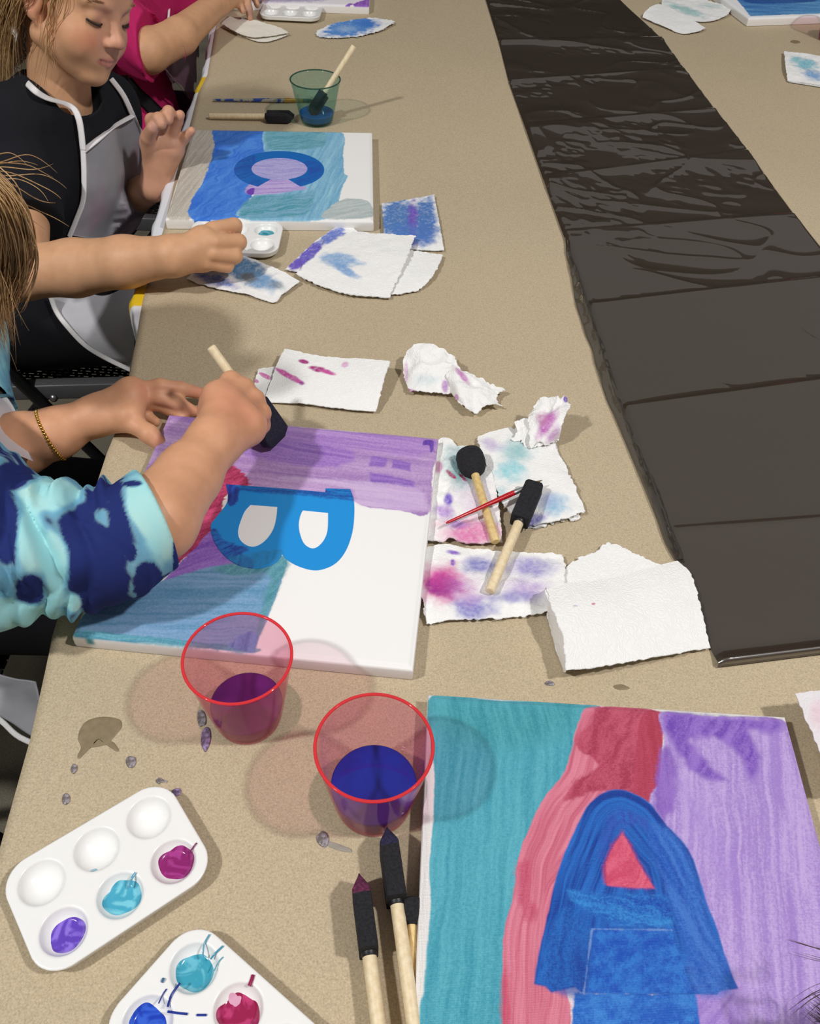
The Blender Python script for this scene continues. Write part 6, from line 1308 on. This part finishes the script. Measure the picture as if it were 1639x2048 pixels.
# ------------------------------------------------------------------ folding chairs
m, t, b = nt('punched_black_plastic'); b.inputs['Base Color'].default_value = (*L((20, 20, 22)), 1); b.inputs['Roughness'].default_value = .45
br = tex(t, 'Brick', 1); br.inputs['Scale'].default_value = 26; br.inputs['Mortar Size'].default_value = .034; br.inputs['Brick Width'].default_value = .62; br.inputs['Row Height'].default_value = .16
br.inputs['Color1'].default_value = (1, 1, 1, 1); br.inputs['Color2'].default_value = (1, 1, 1, 1); br.inputs['Mortar'].default_value = (0, 0, 0, 1); br.inputs['Mortar Smooth'].default_value = 0
gt = t.nodes.new('ShaderNodeMath'); gt.operation = 'SUBTRACT'; gt.inputs[0].default_value = 1; t.links.new(br.outputs['Color'], gt.inputs[1])
b.inputs['Alpha'].default_value = 1; t.links.new(gt.outputs[0], b.inputs['Alpha']); m2 = m
# openings are the bricks' short inner part: shrink them with a second, offset pattern
t.links.remove(b.inputs['Alpha'].links[0]); mtr = t.nodes.new('ShaderNodeMath'); mtr.operation = 'GREATER_THAN'; mtr.inputs[1].default_value = .5
co = t.nodes.new('ShaderNodeTexCoord'); sx = t.nodes.new('ShaderNodeSeparateXYZ'); t.links.new(co.outputs['Object'], sx.inputs[0])
def mth(op, a, b_=None):
    n = t.nodes.new('ShaderNodeMath'); n.operation = op
    for i, v in enumerate((a, b_)):
        if v is None: continue
        if hasattr(v, 'is_output'): t.links.new(v, n.inputs[i])
        else: n.inputs[i].default_value = v
    return n.outputs[0]
row = mth('FLOOR', mth('MULTIPLY', sx.outputs['Y'], 140)); fy = mth('FRACT', mth('MULTIPLY', sx.outputs['Y'], 140))
fx = mth('FRACT', mth('ADD', mth('MULTIPLY', sx.outputs['X'], 42), mth('MULTIPLY', mth('MODULO', row, 2), .5)))
hole = mth('MULTIPLY', mth('MULTIPLY', mth('GREATER_THAN', fy, .30), mth('LESS_THAN', fy, .72)), mth('MULTIPLY', mth('GREATER_THAN', fx, .14), mth('LESS_THAN', fx, .86)))
t.links.new(mth('SUBTRACT', 1, hole), b.inputs['Alpha']); MAT_PUNCH = m
MAT_RAIL = plain('grey_rail', (92, 92, 94), .4, .05, 200)
def folding_chair(c, rot, label):
    "c: middle of the seat on the seat plane; the chair faces +x before turning"
    root = thing('folding_chair', (c[0], c[1], FLOOR), label, 'chair', 'black folding chairs'); R = Matrix.Rotation(rot, 3, 'Z')
    W = lambda x, y, z: np.array(c)+np.array(R @ Vector((x, y, z)))
    def bar(a, b_, r, name, mat=MAT_BLACK): V, F = tube([W(*a), W(*b_)], r, 10); return mesh(name, V, F, mat, root)
    ring = []
    u = np.linspace(-1, 1, 21); X, Y = np.meshgrid(u, u, indexing='ij')
    Vt = np.array([W(.19*a, .20*b_, -.004*(a*a+b_*b_)) for a, b_ in zip(X.ravel(), Y.ravel())]); Vb = Vt-np.array([0, 0, .005])
    Fq = grid_faces(21, 21); li = np.arange(441).reshape(21, 21); lp_ = np.concatenate([li[0], li[1:, -1], li[-1, -2::-1], li[-2:0:-1, 0]]); nx = np.roll(lp_, -1)
    mesh('seat', np.vstack([Vt, Vb]), np.vstack([Fq, Fq[:, ::-1]+441, np.column_stack([nx, lp_, lp_+441, nx+441])]), MAT_PUNCH, root)
    for y in (-.205, .205):
        V, F = bevel_box((np.array(W(0, y, -.012))), (.40, .022, .030), rot, .003); rl_ = mesh('seat_rail', V, F, MAT_RAIL, root)
        bar((.20, y*1.08, -c[2]+FLOOR+.01), (-.22, y*1.08, .40), .011, 'front_frame'); bar((-.24, y*.98, -c[2]+FLOOR+.01), (.12, y*.98, -.03), .011, 'rear_leg')
        for x in (-.09, .02):
            V, F = ring_loft(W(x, y*1.10, -.015 if x > 0 else -.005), W(x, y*1.2, -.015)-W(x, y*1.1, -.015), (0, 0, 1), [(0, .007, .007), (.004, .0065, .0065), (.006, .003, .003)], 14); mesh('rivet', V, F, plain('steel_rivet', (170, 170, 172), .3, .03, 200, 0, Metallic=.9), rl_)
    u = np.linspace(-1, 1, 17); X, Y = np.meshgrid(u, u, indexing='ij')
    Vt = np.array([W(-.205-.05*a*.5-.02*(1-b_*b_), .20*b_, .31+.10*a) for a, b_ in zip(X.ravel(), Y.ravel())]); Vb = Vt-np.array(R @ Vector((.008, 0, 0)))
    Fq = grid_faces(17, 17); li = np.arange(289).reshape(17, 17); lp_ = np.concatenate([li[0], li[1:, -1], li[-1, -2::-1], li[-2:0:-1, 0]]); nx = np.roll(lp_, -1)
    mesh('backrest', np.vstack([Vt, Vb]), np.vstack([Fq, Fq[:, ::-1]+289, np.column_stack([nx, lp_, lp_+289, nx+289])]), MAT_PUNCH, root)
    return root
folding_chair((-.665, 1.375, -.292), .12, 'black folding chair with a punched seat under the child in black')
folding_chair((-.700, .725, -.292), 0, 'black folding chair under the child in tie-dye, mostly out of view')
folding_chair((-.700, 1.955, -.292), 0, 'black folding chair under the child in the pink top')

# ------------------------------------------------------------------ someone's dark hair at the bottom right corner
p5 = thing('person', (.66, -.30, FLOOR), 'person at the bottom right corner of whom only dark hair shows', 'person')
HC5 = np.array([.60, -.05, .27])
B = Body(); B.ell(HC5, (.080, .090, .105), k=.02).ell(HC5+np.array([-.02, .04, -.05]), (.055, .05, .06), k=.03).cap(HC5+np.array([.02, -.03, -.06]), (.64, -.19, .11), .048, .055, .02)
B.ell((.66, -.27, -.05), (.17, .10, .16), k=.04).ell((.67, -.33, -.25), (.15, .11, .16), k=.04).chain([(.50, -.20, .08), (.46, -.06, .03), (.50, .06, .030)], [.045, .036, .026], .02).chain([(.82, -.22, .08), (.88, -.10, .03), (.84, .04, .03)], [.045, .036, .026], .02); open_hand(B, (.50, .06, .026), (.1, 1, -.12), (0, 0, 1), -1); open_hand(B, (.84, .04, .026), (-.1, 1, -.12), (0, 0, 1), 1)
for x in (.59, .75): B.chain([(x, -.34, -.34), (x, -.33, -.70)], [.07, .045], .03).cap((x, -.33, -.715), (x, -.22, -.72), .028, .02, .01)
V, F = B.mesh((.38, -.50, -.745), (1.0, .22, .42), .0035, 1.3); mesh('body', V, F, MAT_SKIN, p5, col=np.tile(L(SK), (len(V), 1)))
T = Body(); T.ell((.66, -.27, -.05), (.19, .12, .17), k=.04).ell((.67, -.33, -.25), (.17, .13, .17), k=.04).chain([(.50, -.20, .075), (.47, -.10, .04)], [.058, .048], .03).chain([(.82, -.22, .075), (.87, -.12, .04)], [.058, .048], .03); v_, f_ = T.mesh((.38, -.52, -.48), (1.0, .02, .16), .007); mesh('sweater', v_, f_, MAT_BTEE, p5)
paths = []
for i in range(9):
    a = i/8; paths.append(([HC5+np.array([0, .02, .11]), HC5+np.array([-.085, .02+.05*a, .03]), HC5+np.array([-.12, .04+.03*a, -.05]), px(1790-30*a, 2080+20*a, .10), px(1735-50*a*a, 2050+40*(1-a), .06), px(1690-55*a*a, 2010+70*(1-a), .035)], 60, .004, .004))
paths += [([HC5+np.array([.01, -.01, .125]), HC5+np.array([math.cos(a)*.075, math.sin(a)*.085, .085]), HC5+np.array([math.cos(a)*.106, math.sin(a)*.112, .0]), HC5+np.array([math.cos(a)*.10, math.sin(a)*.10, -.09]), HC5+np.array([math.cos(a)*.09, math.sin(a)*.09, -.16])], 110, .008, .008) for a in np.linspace(-2.6, .9, 15)]
paths += [([HC5+np.array([-.08, .05, .03]), px(1780, 1950, .12), px(1700, 1918, .08), px(1640, 1908, .06), px(1580, 1892, .045)], 5, .002, .003), ([HC5+np.array([-.08, .05, .03]), px(1780, 2000, .12), px(1700, 1972, .08), px(1640, 1990, .05), px(1590, 2028, .03)], 5, .002, .003)]
sv, sf, sc_ = strands(paths, 0, .0004, ((70, 56, 54), (120, 100, 94)), 24, .0008)
HB = Body().ell(HC5+np.array([.012, -.008, .015]), (.090, .098, .108), k=.01); hv, hf = HB.mesh(HC5-.13, HC5+.14, .005)
mesh('hair', np.vstack([hv, sv]), np.vstack([hf, sf+len(hv)]), MAT_HAIR, p5, col=np.vstack([np.tile(L((52, 40, 38)), (len(hv), 1)), sc_]))
